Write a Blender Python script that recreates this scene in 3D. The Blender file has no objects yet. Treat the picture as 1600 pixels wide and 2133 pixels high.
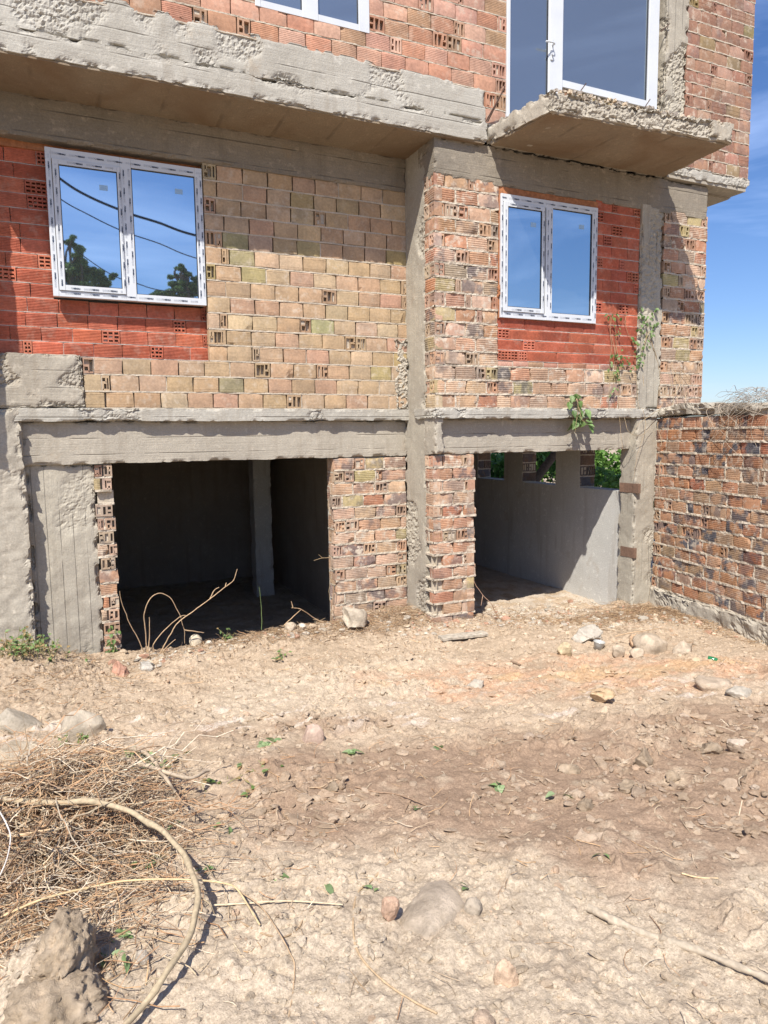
import bpy, math, random
import numpy as np
from mathutils import Vector, Matrix

rng = np.random.default_rng(7)
random.seed(7)
S = bpy.context.scene
COL = S.collection

# ------------------------------------------------------------------ noise
def _hash(ix, iy, iz, seed):
    h = (ix.astype(np.int64) * 374761393 + iy.astype(np.int64) * 668265263
         + iz.astype(np.int64) * 2147483647 + seed * 974711) & 0xFFFFFFFF
    h = ((h ^ (h >> 13)) * 1274126177) & 0xFFFFFFFF
    h = ((h ^ (h >> 16)) * 2246822519) & 0xFFFFFFFF
    return ((h ^ (h >> 15)) & 0xFFFFFF) / float(0xFFFFFF)

def vnoise(P, scale, seed=0):
    """smooth value noise in -1..1"""
    Q = np.asarray(P, float) * scale + seed * 17.13
    I = np.floor(Q); f = Q - I
    f = f * f * f * (f * (f * 6 - 15) + 10)
    I = I.astype(np.int64)
    x, y, z = I[:, 0], I[:, 1], I[:, 2]
    fx, fy, fz = f[:, 0], f[:, 1], f[:, 2]
    def L(a, b, t): return a + (b - a) * t
    c = {}
    for dx in (0, 1):
        for dy in (0, 1):
            for dz in (0, 1):
                c[dx, dy, dz] = _hash(x + dx, y + dy, z + dz, seed)
    a = L(L(c[0,0,0], c[1,0,0], fx), L(c[0,1,0], c[1,1,0], fx), fy)
    b = L(L(c[0,0,1], c[1,0,1], fx), L(c[0,1,1], c[1,1,1], fx), fy)
    return L(a, b, fz) * 2 - 1

def fbm(P, scale, octs=4, seed=0, gain=.5):
    s = 0; a = 1; t = 0
    for o in range(octs):
        s = s + a * vnoise(P, scale * 2 ** o, seed + o); t += a; a *= gain
    return s / t * 1.6

def voro(P, scale, seed=0):
    """F1 distance and a random number of the nearest cell"""
    Q = np.asarray(P, float) * scale
    I = np.floor(Q).astype(np.int64)
    best = np.full(len(Q), 9.0); rid = np.zeros(len(Q))
    for dx in (-1, 0, 1):
        for dy in (-1, 0, 1):
            for dz in (-1, 0, 1):
                J = I + np.array([dx, dy, dz])
                a = _hash(J[:,0], J[:,1], J[:,2], seed)
                b = _hash(J[:,0], J[:,1], J[:,2], seed + 1)
                c = _hash(J[:,0], J[:,1], J[:,2], seed + 2)
                d = np.sqrt(((J + np.stack([a, b, c], 1) - Q) ** 2).sum(1))
                m = d < best
                best = np.where(m, d, best); rid = np.where(m, a, rid)
    return best, rid

def smooth(a, b, x):
    t = np.clip((x - a) / (b - a), 0, 1); return t * t * (3 - 2 * t)

# ------------------------------------------------------------------ mesh helpers
class MB:
    def __init__(self):
        self.v = []; self.f4 = []; self.f3 = []; self.m4 = []; self.m3 = []
        self.c = []; self.a = []; self.n = 0
    def add(self, V, F, col=(1, 1, 1), aux=(0, 0, 0), mat=0):
        V = np.asarray(V, float).reshape(-1, 3); F = np.asarray(F, int)
        if len(V) == 0 or len(F) == 0: return
        if F.shape[1] == 4: self.f4.append(F + self.n); self.m4.append(np.full(len(F), mat))
        else: self.f3.append(F + self.n); self.m3.append(np.full(len(F), mat))
        c = np.asarray(col, float)
        self.c.append(np.broadcast_to(c, (len(V), 3)) if c.ndim == 1 else c)
        a = np.asarray(aux, float)
        self.a.append(np.broadcast_to(a, (len(V), 3)) if a.ndim == 1 else a)
        self.v.append(V); self.n += len(V)
    def mesh(self, name):
        me = bpy.data.meshes.new(name)
        V = np.concatenate(self.v)
        n4 = sum(len(f) for f in self.f4); n3 = sum(len(f) for f in self.f3)
        loops = []; mats = []
        if n4: loops.append(np.concatenate(self.f4).ravel()); mats.append(np.concatenate(self.m4))
        if n3: loops.append(np.concatenate(self.f3).ravel()); mats.append(np.concatenate(self.m3))
        loops = np.concatenate(loops); mats = np.concatenate(mats)
        tot = np.concatenate([np.full(n4, 4), np.full(n3, 3)]).astype(np.int32)
        start = np.concatenate([[0], np.cumsum(tot)[:-1]]).astype(np.int32)
        me.vertices.add(len(V)); me.vertices.foreach_set('co', V.astype(np.float32).ravel())
        me.loops.add(len(loops)); me.loops.foreach_set('vertex_index', loops.astype(np.int32))
        me.polygons.add(len(tot)); me.polygons.foreach_set('loop_start', start)
        me.polygons.foreach_set('loop_total', tot)
        me.polygons.foreach_set('material_index', mats.astype(np.int32))
        me.update(calc_edges=True)
        C = np.concatenate(self.c); C = np.concatenate([C, np.ones((len(C), 1))], 1)
        at = me.attributes.new('col', 'FLOAT_COLOR', 'POINT'); at.data.foreach_set('color', C.astype(np.float32).ravel())
        at = me.attributes.new('aux', 'FLOAT_VECTOR', 'POINT'); at.data.foreach_set('vector', np.concatenate(self.a).astype(np.float32).ravel())
        me.validate()
        return me
    def build(self, name, mats, parent=None, smooth_=False, label=None):
        me = self.mesh(name)
        for m in (mats if isinstance(mats, (list, tuple)) else [mats]): me.materials.append(m)
        if smooth_: me.shade_smooth()
        else: me.shade_flat()
        o = bpy.data.objects.new(name, me); COL.objects.link(o)
        if parent is not None: adopt(o, parent)
        if label: o['label'] = label
        return o

def wmat(o):
    M = o.matrix_basis.copy()
    if o.parent: M = wmat(o.parent) @ o.matrix_parent_inverse @ M
    return M
def adopt(o, parent):
    o.parent = parent; o.matrix_parent_inverse = wmat(parent).inverted()

def tag(o, label, cat, group=None, kind=None):
    o['label'] = label; o['category'] = cat
    if group: o['group'] = group
    if kind: o['kind'] = kind
    return o
def struct(o): o['kind'] = 'structure'; return o
def thing(name, label, cat, loc=(0, 0, 0), group=None):
    o = bpy.data.objects.new(name, None); COL.objects.link(o); o.location = loc
    o.empty_display_size = .2
    return tag(o, label, cat, group)

def gridfaces(nu, nv, off=0):
    i, j = np.meshgrid(np.arange(nu - 1), np.arange(nv - 1), indexing='ij')
    a = (i * nv + j).ravel() + off
    return np.stack([a, a + nv, a + nv + 1, a + 1], 1)

def box(mb, x0, x1, y0, y1, z0, z1, **k):
    V = [(x, y, z) for x in (x0, x1) for y in (y0, y1) for z in (z0, z1)]
    F = [(0,1,3,2),(4,6,7,5),(0,4,5,1),(2,3,7,6),(0,2,6,4),(1,5,7,3)]
    mb.add(V, F, **k)

def frame_bar(mb, x0, x1, y0, y1, z0, z1, b=.004, **k):
    """box with chamfered front edges"""
    prof = [(x0, y1), (x0, y0 + b), (x0 + b, y0), (x1 - b, y0), (x1, y0 + b), (x1, y1)]
    V = [(p[0], p[1], z) for z in (z0, z1) for p in prof]
    F = [(i, (i + 1) % 6, (i + 1) % 6 + 6, i + 6) for i in range(6)]
    mb.add(V, F, **k)
    mb.add(V[:6], [(0, 1, 4, 5), (1, 2, 3, 4)], **k); mb.add(V[6:], [(0, 5, 4, 1), (1, 4, 3, 2)], **k)

def tube(mb, pts, rad, seg=6, col=(1, 1, 1), aux=(0, 0, 0), mat=0, wob=0, cap=True, ridge=0):
    P = np.asarray(pts, float); n = len(P)
    R = np.broadcast_to(np.asarray(rad, float), (n,))
    T = np.gradient(P, axis=0); T /= np.linalg.norm(T, axis=1)[:, None] + 1e-9
    up = np.array([.13, .21, .97]) if abs(T[:, 2]).mean() < .8 else np.array([.97, .1, .2])
    A = np.cross(T, up); A /= np.linalg.norm(A, axis=1)[:, None] + 1e-9
    B = np.cross(T, A)
    th = np.linspace(0, 2 * np.pi, seg, endpoint=False)
    ring = P[:, None, :] + R[:, None, None] * (np.cos(th)[None, :, None] * A[:, None, :] + np.sin(th)[None, :, None] * B[:, None, :])
    V = ring.reshape(-1, 3)
    if ridge:
        kk = np.tile(np.arange(seg), n); V = V - (V - np.repeat(P, seg, 0)) * (ridge * ((kk % 2) * .7 + .3 * np.sin(kk * 2.1 + np.repeat(np.arange(n), seg) * .15)))[:, None]
    if wob:
        d = fbm(V, 30, 2, 3) * wob
        V = V + d[:, None] * (V - np.repeat(P, seg, 0)) / (np.repeat(R, seg)[:, None] + 1e-6) * np.repeat(R, seg)[:, None]
    i, j = np.meshgrid(np.arange(n - 1), np.arange(seg), indexing='ij')
    a = (i * seg + j).ravel(); b = (i * seg + (j + 1) % seg).ravel()
    mb.add(V, np.stack([a, b, b + seg, a + seg], 1), col=col, aux=aux, mat=mat)
    if cap:
        for k in (0, n - 1):
            r = V[k * seg:(k + 1) * seg]
            mb.add(np.vstack([r, P[k:k + 1]]), [(q, (q + 1) % seg, seg) for q in range(seg)], col=col, aux=aux, mat=mat)

def spline(pts, n=24):
    P = np.asarray(pts, float)
    Q = np.vstack([2 * P[0] - P[1], P, 2 * P[-1] - P[-2]])
    out = []
    m = len(P) - 1
    for s in np.linspace(0, m, n):
        i = min(int(s), m - 1); t = s - i
        p0, p1, p2, p3 = Q[i:i + 4]
        out.append(.5 * (2 * p1 + (p2 - p0) * t + (2 * p0 - 5 * p1 + 4 * p2 - p3) * t * t + (3 * p1 - p0 - 3 * p2 + p3) * t ** 3))
    return np.array(out)

# ------------------------------------------------------------------ materials
class NT:
    def __init__(self, name):
        self.m = bpy.data.materials.new(name); self.m.use_nodes = True
        self.t = self.m.node_tree; self.t.nodes.clear()
        self.out = self.n('ShaderNodeOutputMaterial'); self.b = self.n('ShaderNodeBsdfPrincipled')
        self.l(self.b.outputs[0], self.out.inputs[0])
    def n(self, t, **k):
        o = self.t.nodes.new(t)
        for a, v in k.items(): setattr(o, a, v)
        return o
    def l(self, a, b): self.t.links.new(a, b)
    def set(self, inp, v):
        if hasattr(v, 'is_linked') or isinstance(v, bpy.types.NodeSocket): self.l(v, inp)
        else:
            if isinstance(v, (tuple, list)) and len(v) == 3 and inp.type == 'RGBA': v = (*v, 1)
            inp.default_value = v
    def pos(self): return self.n('ShaderNodeNewGeometry').outputs['Position']
    def attr(self, name, vec=False):
        a = self.n('ShaderNodeAttribute', attribute_name=name); return a.outputs['Vector' if vec else 'Color']
    def noise(self, scale, vec=None, detail=4, rough=.55, dist=0):
        o = self.n('ShaderNodeTexNoise'); o.inputs['Scale'].default_value = scale
        o.inputs['Detail'].default_value = detail; o.inputs['Roughness'].default_value = rough
        o.inputs['Distortion'].default_value = dist
        self.l(vec if vec is not None else self.pos(), o.inputs['Vector']); return o.outputs['Fac']
    def vor(self, scale, vec=None, feat='F1', out='Distance'):
        o = self.n('ShaderNodeTexVoronoi', feature=feat); o.inputs['Scale'].default_value = scale
        self.l(vec if vec is not None else self.pos(), o.inputs['Vector']); return o.outputs[out]
    def mapr(self, v, a, b, c=0, d=1):
        o = self.n('ShaderNodeMapRange'); self.l(v, o.inputs[0])
        for i, q in enumerate((a, b, c, d)): o.inputs[i + 1].default_value = q
        return o.outputs[0]
    def math(self, op, a, b=0.0):
        o = self.n('ShaderNodeMath', operation=op); self.set(o.inputs[0], a); self.set(o.inputs[1], b); return o.outputs[0]
    def mix(self, f, a, b, mode='MIX'):
        o = self.n('ShaderNodeMix', data_type='RGBA', blend_type=mode)
        self.set(o.inputs[0], f); self.set(o.inputs[6], a); self.set(o.inputs[7], b); return o.outputs[2]
    def scalev(self, s):
        o = self.n('ShaderNodeVectorMath', operation='MULTIPLY'); self.l(self.pos(), o.inputs[0]); o.inputs[1].default_value = s; return o.outputs[0]
    def sep(self, v):
        o = self.n('ShaderNodeSeparateXYZ'); self.l(v, o.inputs[0]); return o.outputs
    def bump(self, h, strength=.5, dist=.01):
        o = self.n('ShaderNodeBump'); o.inputs['Strength'].default_value = strength; o.inputs['Distance'].default_value = dist
        self.l(h, o.inputs['Height']); self.l(o.outputs[0], self.b.inputs['Normal'])
    def fin(self, col, rough=.85, spec=.25):
        self.set(self.b.inputs['Base Color'], col); self.set(self.b.inputs['Roughness'], rough)
        self.b.inputs['Specular IOR Level'].default_value = spec
        return self.m

def mat_brick():
    k = NT('fired_brick')
    aux = k.sep(k.attr('aux', True))          # x burnt, y random, z dust
    c = k.attr('col')
    n1 = k.noise(5); n2 = k.noise(45, detail=5); n3 = k.noise(160, detail=3)
    c = k.mix(1.0, c, k.mix(k.mapr(n1, .3, .7), (.78, .78, .78), (1.18, 1.15, 1.1)), 'MULTIPLY')
    c = k.mix(1.0, c, k.mix(k.mapr(n2, .3, .7), (.82, .82, .82), (1.14, 1.14, 1.14)), 'MULTIPLY')
    burn = k.math('MULTIPLY', k.mapr(k.noise(7.5, detail=3, rough=.5), .46, .56), aux[0])
    c = k.mix(burn, c, k.mix(n2, (.055, .055, .065), (.17, .16, .17)))
    dust = k.math('MULTIPLY', k.mapr(k.noise(13, detail=6, rough=.65), .52, .64), aux[2])
    c = k.mix(dust, c, (.58, .5, .4))
    k.bump(k.math('ADD', n2, k.math('MULTIPLY', n3, .5)), .35, .004)
    return k.fin(c, .9, .2)

def mat_mortar(name, base, dark):
    k = NT(name)
    n1 = k.noise(6); n2 = k.noise(60, detail=6, rough=.7)
    c = k.mix(k.mapr(n1, .3, .7), dark, base)
    c = k.mix(1.0, c, k.mix(k.mapr(n2, .3, .7), (.72, .72, .72), (1.15, 1.15, 1.15)), 'MULTIPLY')
    k.bump(n2, .7, .008)
    return k.fin(c, .95, .15)

def mat_concrete(name, base=(.46, .415, .34), dark=(.345, .31, .255), boards=None, pitch=.13, stain=.5, tint=None):
    k = NT(name)
    P = k.pos()
    n0 = k.noise(1.3, detail=5); n1 = k.noise(7, detail=6, rough=.65); n2 = k.noise(70, detail=5, rough=.7)
    c = k.mix(k.mapr(n0, .35, .68), dark, base)
    c = k.mix(k.mapr(n1, .25, .75, 0, stain), c, tuple(x * .72 for x in base))
    c = k.mix(k.mapr(k.noise(18, detail=4), .58, .72, 0, .55), c, tuple(min(1, x * 1.3) for x in base))
    c = k.mix(1.0, c, k.mix(k.mapr(n2, .3, .7), (.8, .8, .8), (1.16, 1.15, 1.13)), 'MULTIPLY')
    drip = k.noise(1, k.scalev((9, 9, .9)), 4, .6)
    c = k.mix(k.mapr(drip, .55, .72, 0, .5), c, tuple(x * f for x, f in zip(dark, (.72, .66, .6))))
    c = k.mix(k.mapr(k.noise(3.1, detail=6, rough=.7), .60, .74, 0, .45), c, (.33, .24, .15))
    h = k.math('ADD', k.math('MULTIPLY', n1, .6), k.math('MULTIPLY', n2, .6))
    if boards:
        s = k.sep(P)
        ax = {'z': s[2], 'x': s[0], 'y': s[1]}[boards]
        wob = k.math('MULTIPLY', k.noise(1.1, detail=2), .05)
        fr = k.math('FRACT', k.math('ADD', k.math('DIVIDE', ax, pitch), wob), 0)
        line = k.mapr(k.math('ABSOLUTE', k.math('SUBTRACT', fr, .5)), .455, .49)
        brk = k.mapr(k.noise(2.3, detail=3), .42, .58)
        line = k.math('MULTIPLY', line, brk)
        sc = {'z': (2, 2, 60), 'x': (60, 60, 2), 'y': (2, 60, 2)}[boards]
        grain = k.noise(1, k.scalev(sc), 4, .6)
        c = k.mix(k.mapr(grain, .35, .7, 0, .45), c, dark)
        c = k.mix(k.math('MULTIPLY', line, .5), c, tuple(x * .45 for x in dark))
        h = k.math('SUBTRACT', k.math('ADD', h, k.math('MULTIPLY', grain, .5)), k.math('MULTIPLY', line, 1.2))
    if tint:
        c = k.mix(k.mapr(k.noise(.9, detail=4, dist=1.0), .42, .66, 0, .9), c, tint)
    k.bump(h, .6, .012)
    return k.fin(c, .93, .2)

def mat_plain(name, col, rough=.6, spec=.4, var=.15, scale=20, bump=.0):
    k = NT(name); n = k.noise(scale, detail=4)
    lo = tuple(x * (1 - var) for x in col); hi = tuple(min(1, x * (1 + var)) for x in col)
    c = k.mix(k.mapr(n, .3, .7), lo, hi)
    if bump: k.bump(n, bump, .005)
    return k.fin(c, rough, spec)

def mat_attr(name, rough=.8, spec=.2, trans=0, var=.25, scale=60, bump=.3):
    """base colour from the mesh colour attribute, varied by noise"""
    k = NT(name); n = k.noise(scale, detail=4)
    c = k.mix(1.0, k.attr('col'), k.mix(k.mapr(n, .3, .7), (1 - var,) * 3, (1 + var,) * 3), 'MULTIPLY')
    if bump: k.bump(n, bump, .004)
    k.fin(c, rough, spec)
    if trans:
        t = k.n('ShaderNodeBsdfTranslucent'); k.l(c, t.inputs[0])
        mx = k.n('ShaderNodeMixShader'); mx.inputs[0].default_value = trans
        k.l(k.b.outputs[0], mx.inputs[1]); k.l(t.outputs[0], mx.inputs[2]); k.l(mx.outputs[0], k.out.inputs[0])
    return k.m

def mat_glass(name, tint, base=(.01, .015, .02), met=.75):
    k = NT(name)
    n = k.noise(1.6, detail=2)
    k.set(k.b.inputs['Base Color'], k.mix(n, tuple(x * .93 for x in tint), tint))
    k.b.inputs['Metallic'].default_value = met
    k.set(k.b.inputs['Roughness'], .015)
    return k.m

def mat_ground():
    k = NT('dirt')
    n2 = k.noise(80, detail=7, rough=.75); n3 = k.noise(330, detail=4, rough=.7); n1 = k.noise(9, detail=6, rough=.65)
    v1 = k.vor(70); v2 = k.vor(170); rid = k.vor(170, out='Color'); r1 = k.vor(70, out='Color')
    c = k.attr('col')
    c = k.mix(1.0, c, k.mix(k.mapr(n1, .3, .7), (.84, .83, .82), (1.12, 1.12, 1.12)), 'MULTIPLY')
    c = k.mix(1.0, c, k.mix(k.mapr(n2, .32, .68), (.74, .73, .72), (1.2, 1.2, 1.2)), 'MULTIPLY')
    c = k.mix(1.0, c, k.mix(k.sep(rid)[0], (.85, .84, .83), (1.14, 1.14, 1.14)), 'MULTIPLY')
    c = k.mix(1.0, c, k.mix(k.mapr(n3, .3, .7), (.82, .82, .82), (1.16, 1.16, 1.16)), 'MULTIPLY')
    msk = k.mapr(k.noise(1.9, detail=4), .40, .62)
    h = k.math('MULTIPLY', k.mapr(v1, .15, .6, 1, 0), k.math('MULTIPLY', k.mapr(k.sep(r1)[0], .45, .7), msk))
    h = k.math('ADD', h, k.math('MULTIPLY', k.mapr(v2, .15, .6, 1, 0), k.math('MULTIPLY', k.mapr(k.sep(rid)[1], .4, .8), .5)))
    h = k.math('ADD', h, k.math('ADD', k.math('MULTIPLY', n2, .55), k.math('MULTIPLY', n3, .25)))
    k.bump(h, .5, .008)
    return k.fin(c, .97, .1)

def mat_stone():
    k = NT('field_stone')
    n0 = k.noise(11, detail=5, rough=.65); n1 = k.noise(60, detail=6, rough=.7); n2 = k.noise(240, detail=4, rough=.7)
    c = k.mix(1.0, k.attr('col'), k.mix(k.mapr(n0, .3, .7), (.92, .90, .87), (1.36, 1.35, 1.33)), 'MULTIPLY')
    c = k.mix(1.0, c, k.mix(k.mapr(n1, .3, .7), (.86, .85, .84), (1.2, 1.2, 1.2)), 'MULTIPLY')
    c = k.mix(k.mapr(n0, .56, .72, 0, .55), c, (.52, .42, .31))
    k.bump(k.math('ADD', k.math('ADD', n0, n1), k.math('MULTIPLY', n2, .5)), .8, .012)
    return k.fin(c, .93, .15)

M = {}
M['brick'] = mat_brick()
M['mortar'] = mat_mortar('cream_mortar', (.58, .50, .40), (.46, .395, .305))
M['mortar_white'] = mat_mortar('white_mortar', (.55, .50, .46), (.42, .30, .24))
M['conc'] = mat_concrete('weathered_concrete')
M['conc_h'] = mat_concrete('board_marked_concrete', boards='z', pitch=.15)
M['conc_v'] = mat_concrete('column_concrete', base=(.46, .42, .34), boards='x', pitch=.11, stain=.35)
M['conc_face'] = mat_concrete('slab_edge_concrete', base=(.47, .445, .39), dark=(.375, .35, .30), boards='z', pitch=.19, stain=.3)
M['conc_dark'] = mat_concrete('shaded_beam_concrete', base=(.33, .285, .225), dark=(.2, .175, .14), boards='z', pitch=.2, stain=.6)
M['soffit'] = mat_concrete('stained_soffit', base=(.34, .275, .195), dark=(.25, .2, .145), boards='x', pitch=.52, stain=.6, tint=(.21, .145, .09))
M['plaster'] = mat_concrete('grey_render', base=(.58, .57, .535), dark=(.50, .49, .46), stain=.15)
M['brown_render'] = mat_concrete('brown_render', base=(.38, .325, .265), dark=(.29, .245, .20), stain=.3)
M['pvc'] = mat_plain('white_pvc', (.58, .60, .62), .3, .5, .04, 6)
M['print'] = mat_plain('film_ink', (.02, .035, .075), .5, .3, .1)
M['print_grey'] = mat_plain('film_ink_grey', (.42, .45, .5), .5, .3, .1)
M['gasket'] = mat_plain('black_gasket', (.03, .03, .035), .5, .3)
M['glass1'] = mat_glass('sky_reflecting_glass', (.64, .73, .77), met=.97)
M['glass2'] = mat_glass('dusty_door_glass', (.30, .35, .40), met=.72)
M['sticker'] = mat_plain('pale_sticker', (.33, .5, .68), .4, .3, .05)
M['foam'] = mat_plain('orange_foam', (.36, .15, .07), .8, .2, .3, 30, .5)
M['steel'] = mat_plain('rusty_steel', (.09, .05, .035), .7, .4, .4, 50, .3)
M['ground'] = mat_ground()
M['stone'] = mat_stone()
M['stem'] = mat_attr('dry_stem', .85, .2, 0, .25, 50, .3)
M['leaf'] = mat_attr('green_leaf', .5, .35, .35, .2, 40, .1)
M['wood'] = mat_attr('weathered_wood', .85, .2, 0, .3, 30, .4)
M['cable'] = mat_plain('black_cable', (.02, .02, .022), .6, .3)
M['bottle'] = mat_plain('green_bottle_glass', (.02, .16, .06), .1, .6, .1)
M['cup'] = mat_plain('clear_cup_plastic', (.42, .42, .39), .15, .6, .1)

# ------------------------------------------------------------------ camera (eye at the world origin)
F_PX = 1470.0
R0 = np.array([.9072, -.4204, -.0123]); D0 = np.array([-.0571, -.0940, -.9939]); 
FW = np.array([.4168, .9025, -.1093])
FW /= np.linalg.norm(FW); R0 -= FW * R0.dot(FW); R0 /= np.linalg.norm(R0); D0 = np.cross(FW, R0)
if D0[2] > 0: D0 = -D0
cam = bpy.data.cameras.new('camera'); cam.sensor_fit = 'HORIZONTAL'; cam.sensor_width = 36
cam.lens = 36 * F_PX / 1600; cam.clip_start = .05; cam.clip_end = 3000
co = bpy.data.objects.new('camera', cam); COL.objects.link(co)
co.matrix_world = Matrix(((R0[0], -D0[0], -FW[0], 0), (R0[1], -D0[1], -FW[1], 0), (R0[2], -D0[2], -FW[2], 0), (0, 0, 0, 1)))
S.camera = co
def ray(px, py): return FW + R0 * (px - 800) / F_PX + D0 * (py - 1066.5) / F_PX
def onY(px, py, y): v = ray(px, py); return v * (y / v[1])
def onX(px, py, x): v = ray(px, py); return v * (x / v[0])

# ------------------------------------------------------------------ light
SUN = np.array([-.80, -1.0, 1.57]); SUN /= np.linalg.norm(SUN)
el = math.asin(SUN[2]); az = math.atan2(SUN[0], SUN[1])
W = bpy.data.worlds.new('World'); S.world = W; W.use_nodes = True
wt = W.node_tree; bg = wt.nodes['Background']
sky = wt.nodes.new('ShaderNodeTexSky'); sky.sky_type = 'NISHITA'; sky.sun_disc = False
sky.sun_elevation = el; sky.sun_rotation = az; sky.altitude = 200; sky.air_density = 1.0; sky.dust_density = .7; sky.ozone_density = 1.6
tc = wt.nodes.new('ShaderNodeTexCoord')
mp = wt.nodes.new('ShaderNodeMapping'); mp.inputs['Scale'].default_value = (1.2, 1.2, 6.5); mp.inputs['Rotation'].default_value = (.25, .2, .3)
wt.links.new(tc.outputs['Generated'], mp.inputs[0])
cn = wt.nodes.new('ShaderNodeTexNoise'); cn.inputs['Scale'].default_value = 1.7; cn.inputs['Detail'].default_value = 7; cn.inputs['Roughness'].default_value = .55; cn.inputs['Distortion'].default_value = .6
wt.links.new(mp.outputs[0], cn.inputs['Vector'])
mr = wt.nodes.new('ShaderNodeMapRange'); mr.inputs[1].default_value = .47; mr.inputs[2].default_value = .78; mr.inputs[4].default_value = .5
wt.links.new(cn.outputs[0], mr.inputs[0])
cm = wt.nodes.new('ShaderNodeMix'); cm.data_type = 'RGBA'; cm.inputs[7].default_value = (9.0, 10.3, 12.0, 1)
wt.links.new(mr.outputs[0], cm.inputs[0]); wt.links.new(sky.outputs[0], cm.inputs[6])
hs = wt.nodes.new('ShaderNodeHueSaturation'); hs.inputs['Saturation'].default_value = 1.15; hs.inputs['Value'].default_value = 1.28
tn = wt.nodes.new('ShaderNodeMix'); tn.data_type = 'RGBA'; tn.blend_type = 'MULTIPLY'; tn.inputs[0].default_value = 1; tn.inputs[7].default_value = (.86, .93, 1.16, 1)
wt.links.new(cm.outputs[2], hs.inputs['Color']); wt.links.new(hs.outputs[0], tn.inputs[6]); wt.links.new(tn.outputs[2], bg.inputs[0]); bg.inputs[1].default_value = .07
sl = bpy.data.lights.new('sun', 'SUN'); sl.energy = 5.0; sl.angle = math.radians(.5); sl.color = (1, .95, .87)
so = bpy.data.objects.new('sun', sl); COL.objects.link(so)
so.rotation_euler = Vector(SUN).to_track_quat('Z', 'Y').to_euler(); so.location = tuple(SUN * 30)
S.view_settings.view_transform = 'Standard'; S.view_settings.look = 'None'
S.view_settings.exposure = .52; S.view_settings.gamma = 1
S.cycles.max_bounces = 8; S.cycles.diffuse_bounces = 3

# ------------------------------------------------------------------ masonry
AX, AZ = np.array([1., 0, 0]), np.array([0, 0, 1.])
ST = {   # colours are plain fired-clay albedos
 'yellow': dict(pal=[((.55,.395,.255),7), ((.53,.365,.235),4), ((.57,.425,.285),4), ((.48,.38,.20),1.4), ((.54,.35,.24),2), ((.42,.37,.21),.35)], groove=.55, ng=2, gd=.0018, burn=(0,.12), dust=(.0,.5), chip=.12, slots=2, head=.13, rough=.0025),
 'red':    dict(pal=[((.465,.15,.09),5), ((.49,.17,.107),3), ((.42,.13,.08),3)], groove=1, ng=7, gd=.004, burn=(0,.0), dust=(0,.25), chip=.02, slots='grid', head=.10, rough=.0012),
 'pink':   dict(pal=[((.58,.34,.235),5), ((.60,.37,.265),4), ((.55,.30,.195),3), ((.50,.32,.20),1.5), ((.63,.42,.31),2)], groove=.45, ng=7, gd=.0018, burn=(0,.05), dust=(0,.45), chip=.06, slots=2, head=.12, rough=.002),
 'brown':  dict(pal=[((.45,.26,.18),4), ((.42,.23,.155),4), ((.40,.28,.16),2), ((.52,.33,.23),3), ((.36,.28,.13),1)], groove=.3, ng=3, gd=.0018, burn=(0,.35), dust=(.1,.6), chip=.08, slots=2, head=.18, rough=.002),
 'old':    dict(pal=[((.57,.38,.255),5), ((.53,.32,.205),4), ((.60,.43,.30),4), ((.50,.41,.22),1), ((.50,.26,.16),1.5), ((.48,.36,.26),2)], groove=.8, ng=5, gd=.004, burn=(.0,.8), dust=(.25,1.0), chip=.4, slots=3, head=.18, rough=.005),
 'fence':  dict(pal=[((.51,.29,.165),5), ((.47,.245,.135),4), ((.55,.35,.21),3), ((.45,.30,.19),2), ((.47,.20,.115),1.2)], groove=.9, ng=5, gd=.004, burn=(.3,1.3), dust=(.2,.8), chip=.4, slots=3, head=.15, rough=.005),
}
GAIN = {'yellow': (.79, .785, .775), 'pink': (.80, .78, .80), 'brown': (.72, .72, .74), 'old': (.86, .86, .88), 'fence': (.86, .85, .90), 'red': (1, .95, .95)}
for _k, _g in GAIN.items(): ST[_k]['pal'] = [(tuple(x * y for x, y in zip(c_, _g)), w_) for c_, w_ in ST[_k]['pal']]
ST['jamb_shade'] = dict(ST['fence'], pal=[((.20, .13, .09), 3), ((.16, .11, .08), 2)], dust=(0, .1))  # fence bricks with the shade of the basement window jambs put into the palette
def pick(pal):
    w = np.array([p[1] for p in pal], float); i = rng.choice(len(pal), p=w / w.sum())
    c = np.array(pal[i][0]); return np.clip(c * (1 + rng.normal(0, .06)) * (1 + rng.normal(0, .025, 3)), .02, .95)

def loc2w(L, O, U, N): return O + L[:, :1] * U + L[:, 1:2] * AZ + L[:, 2:3] * N

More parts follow.
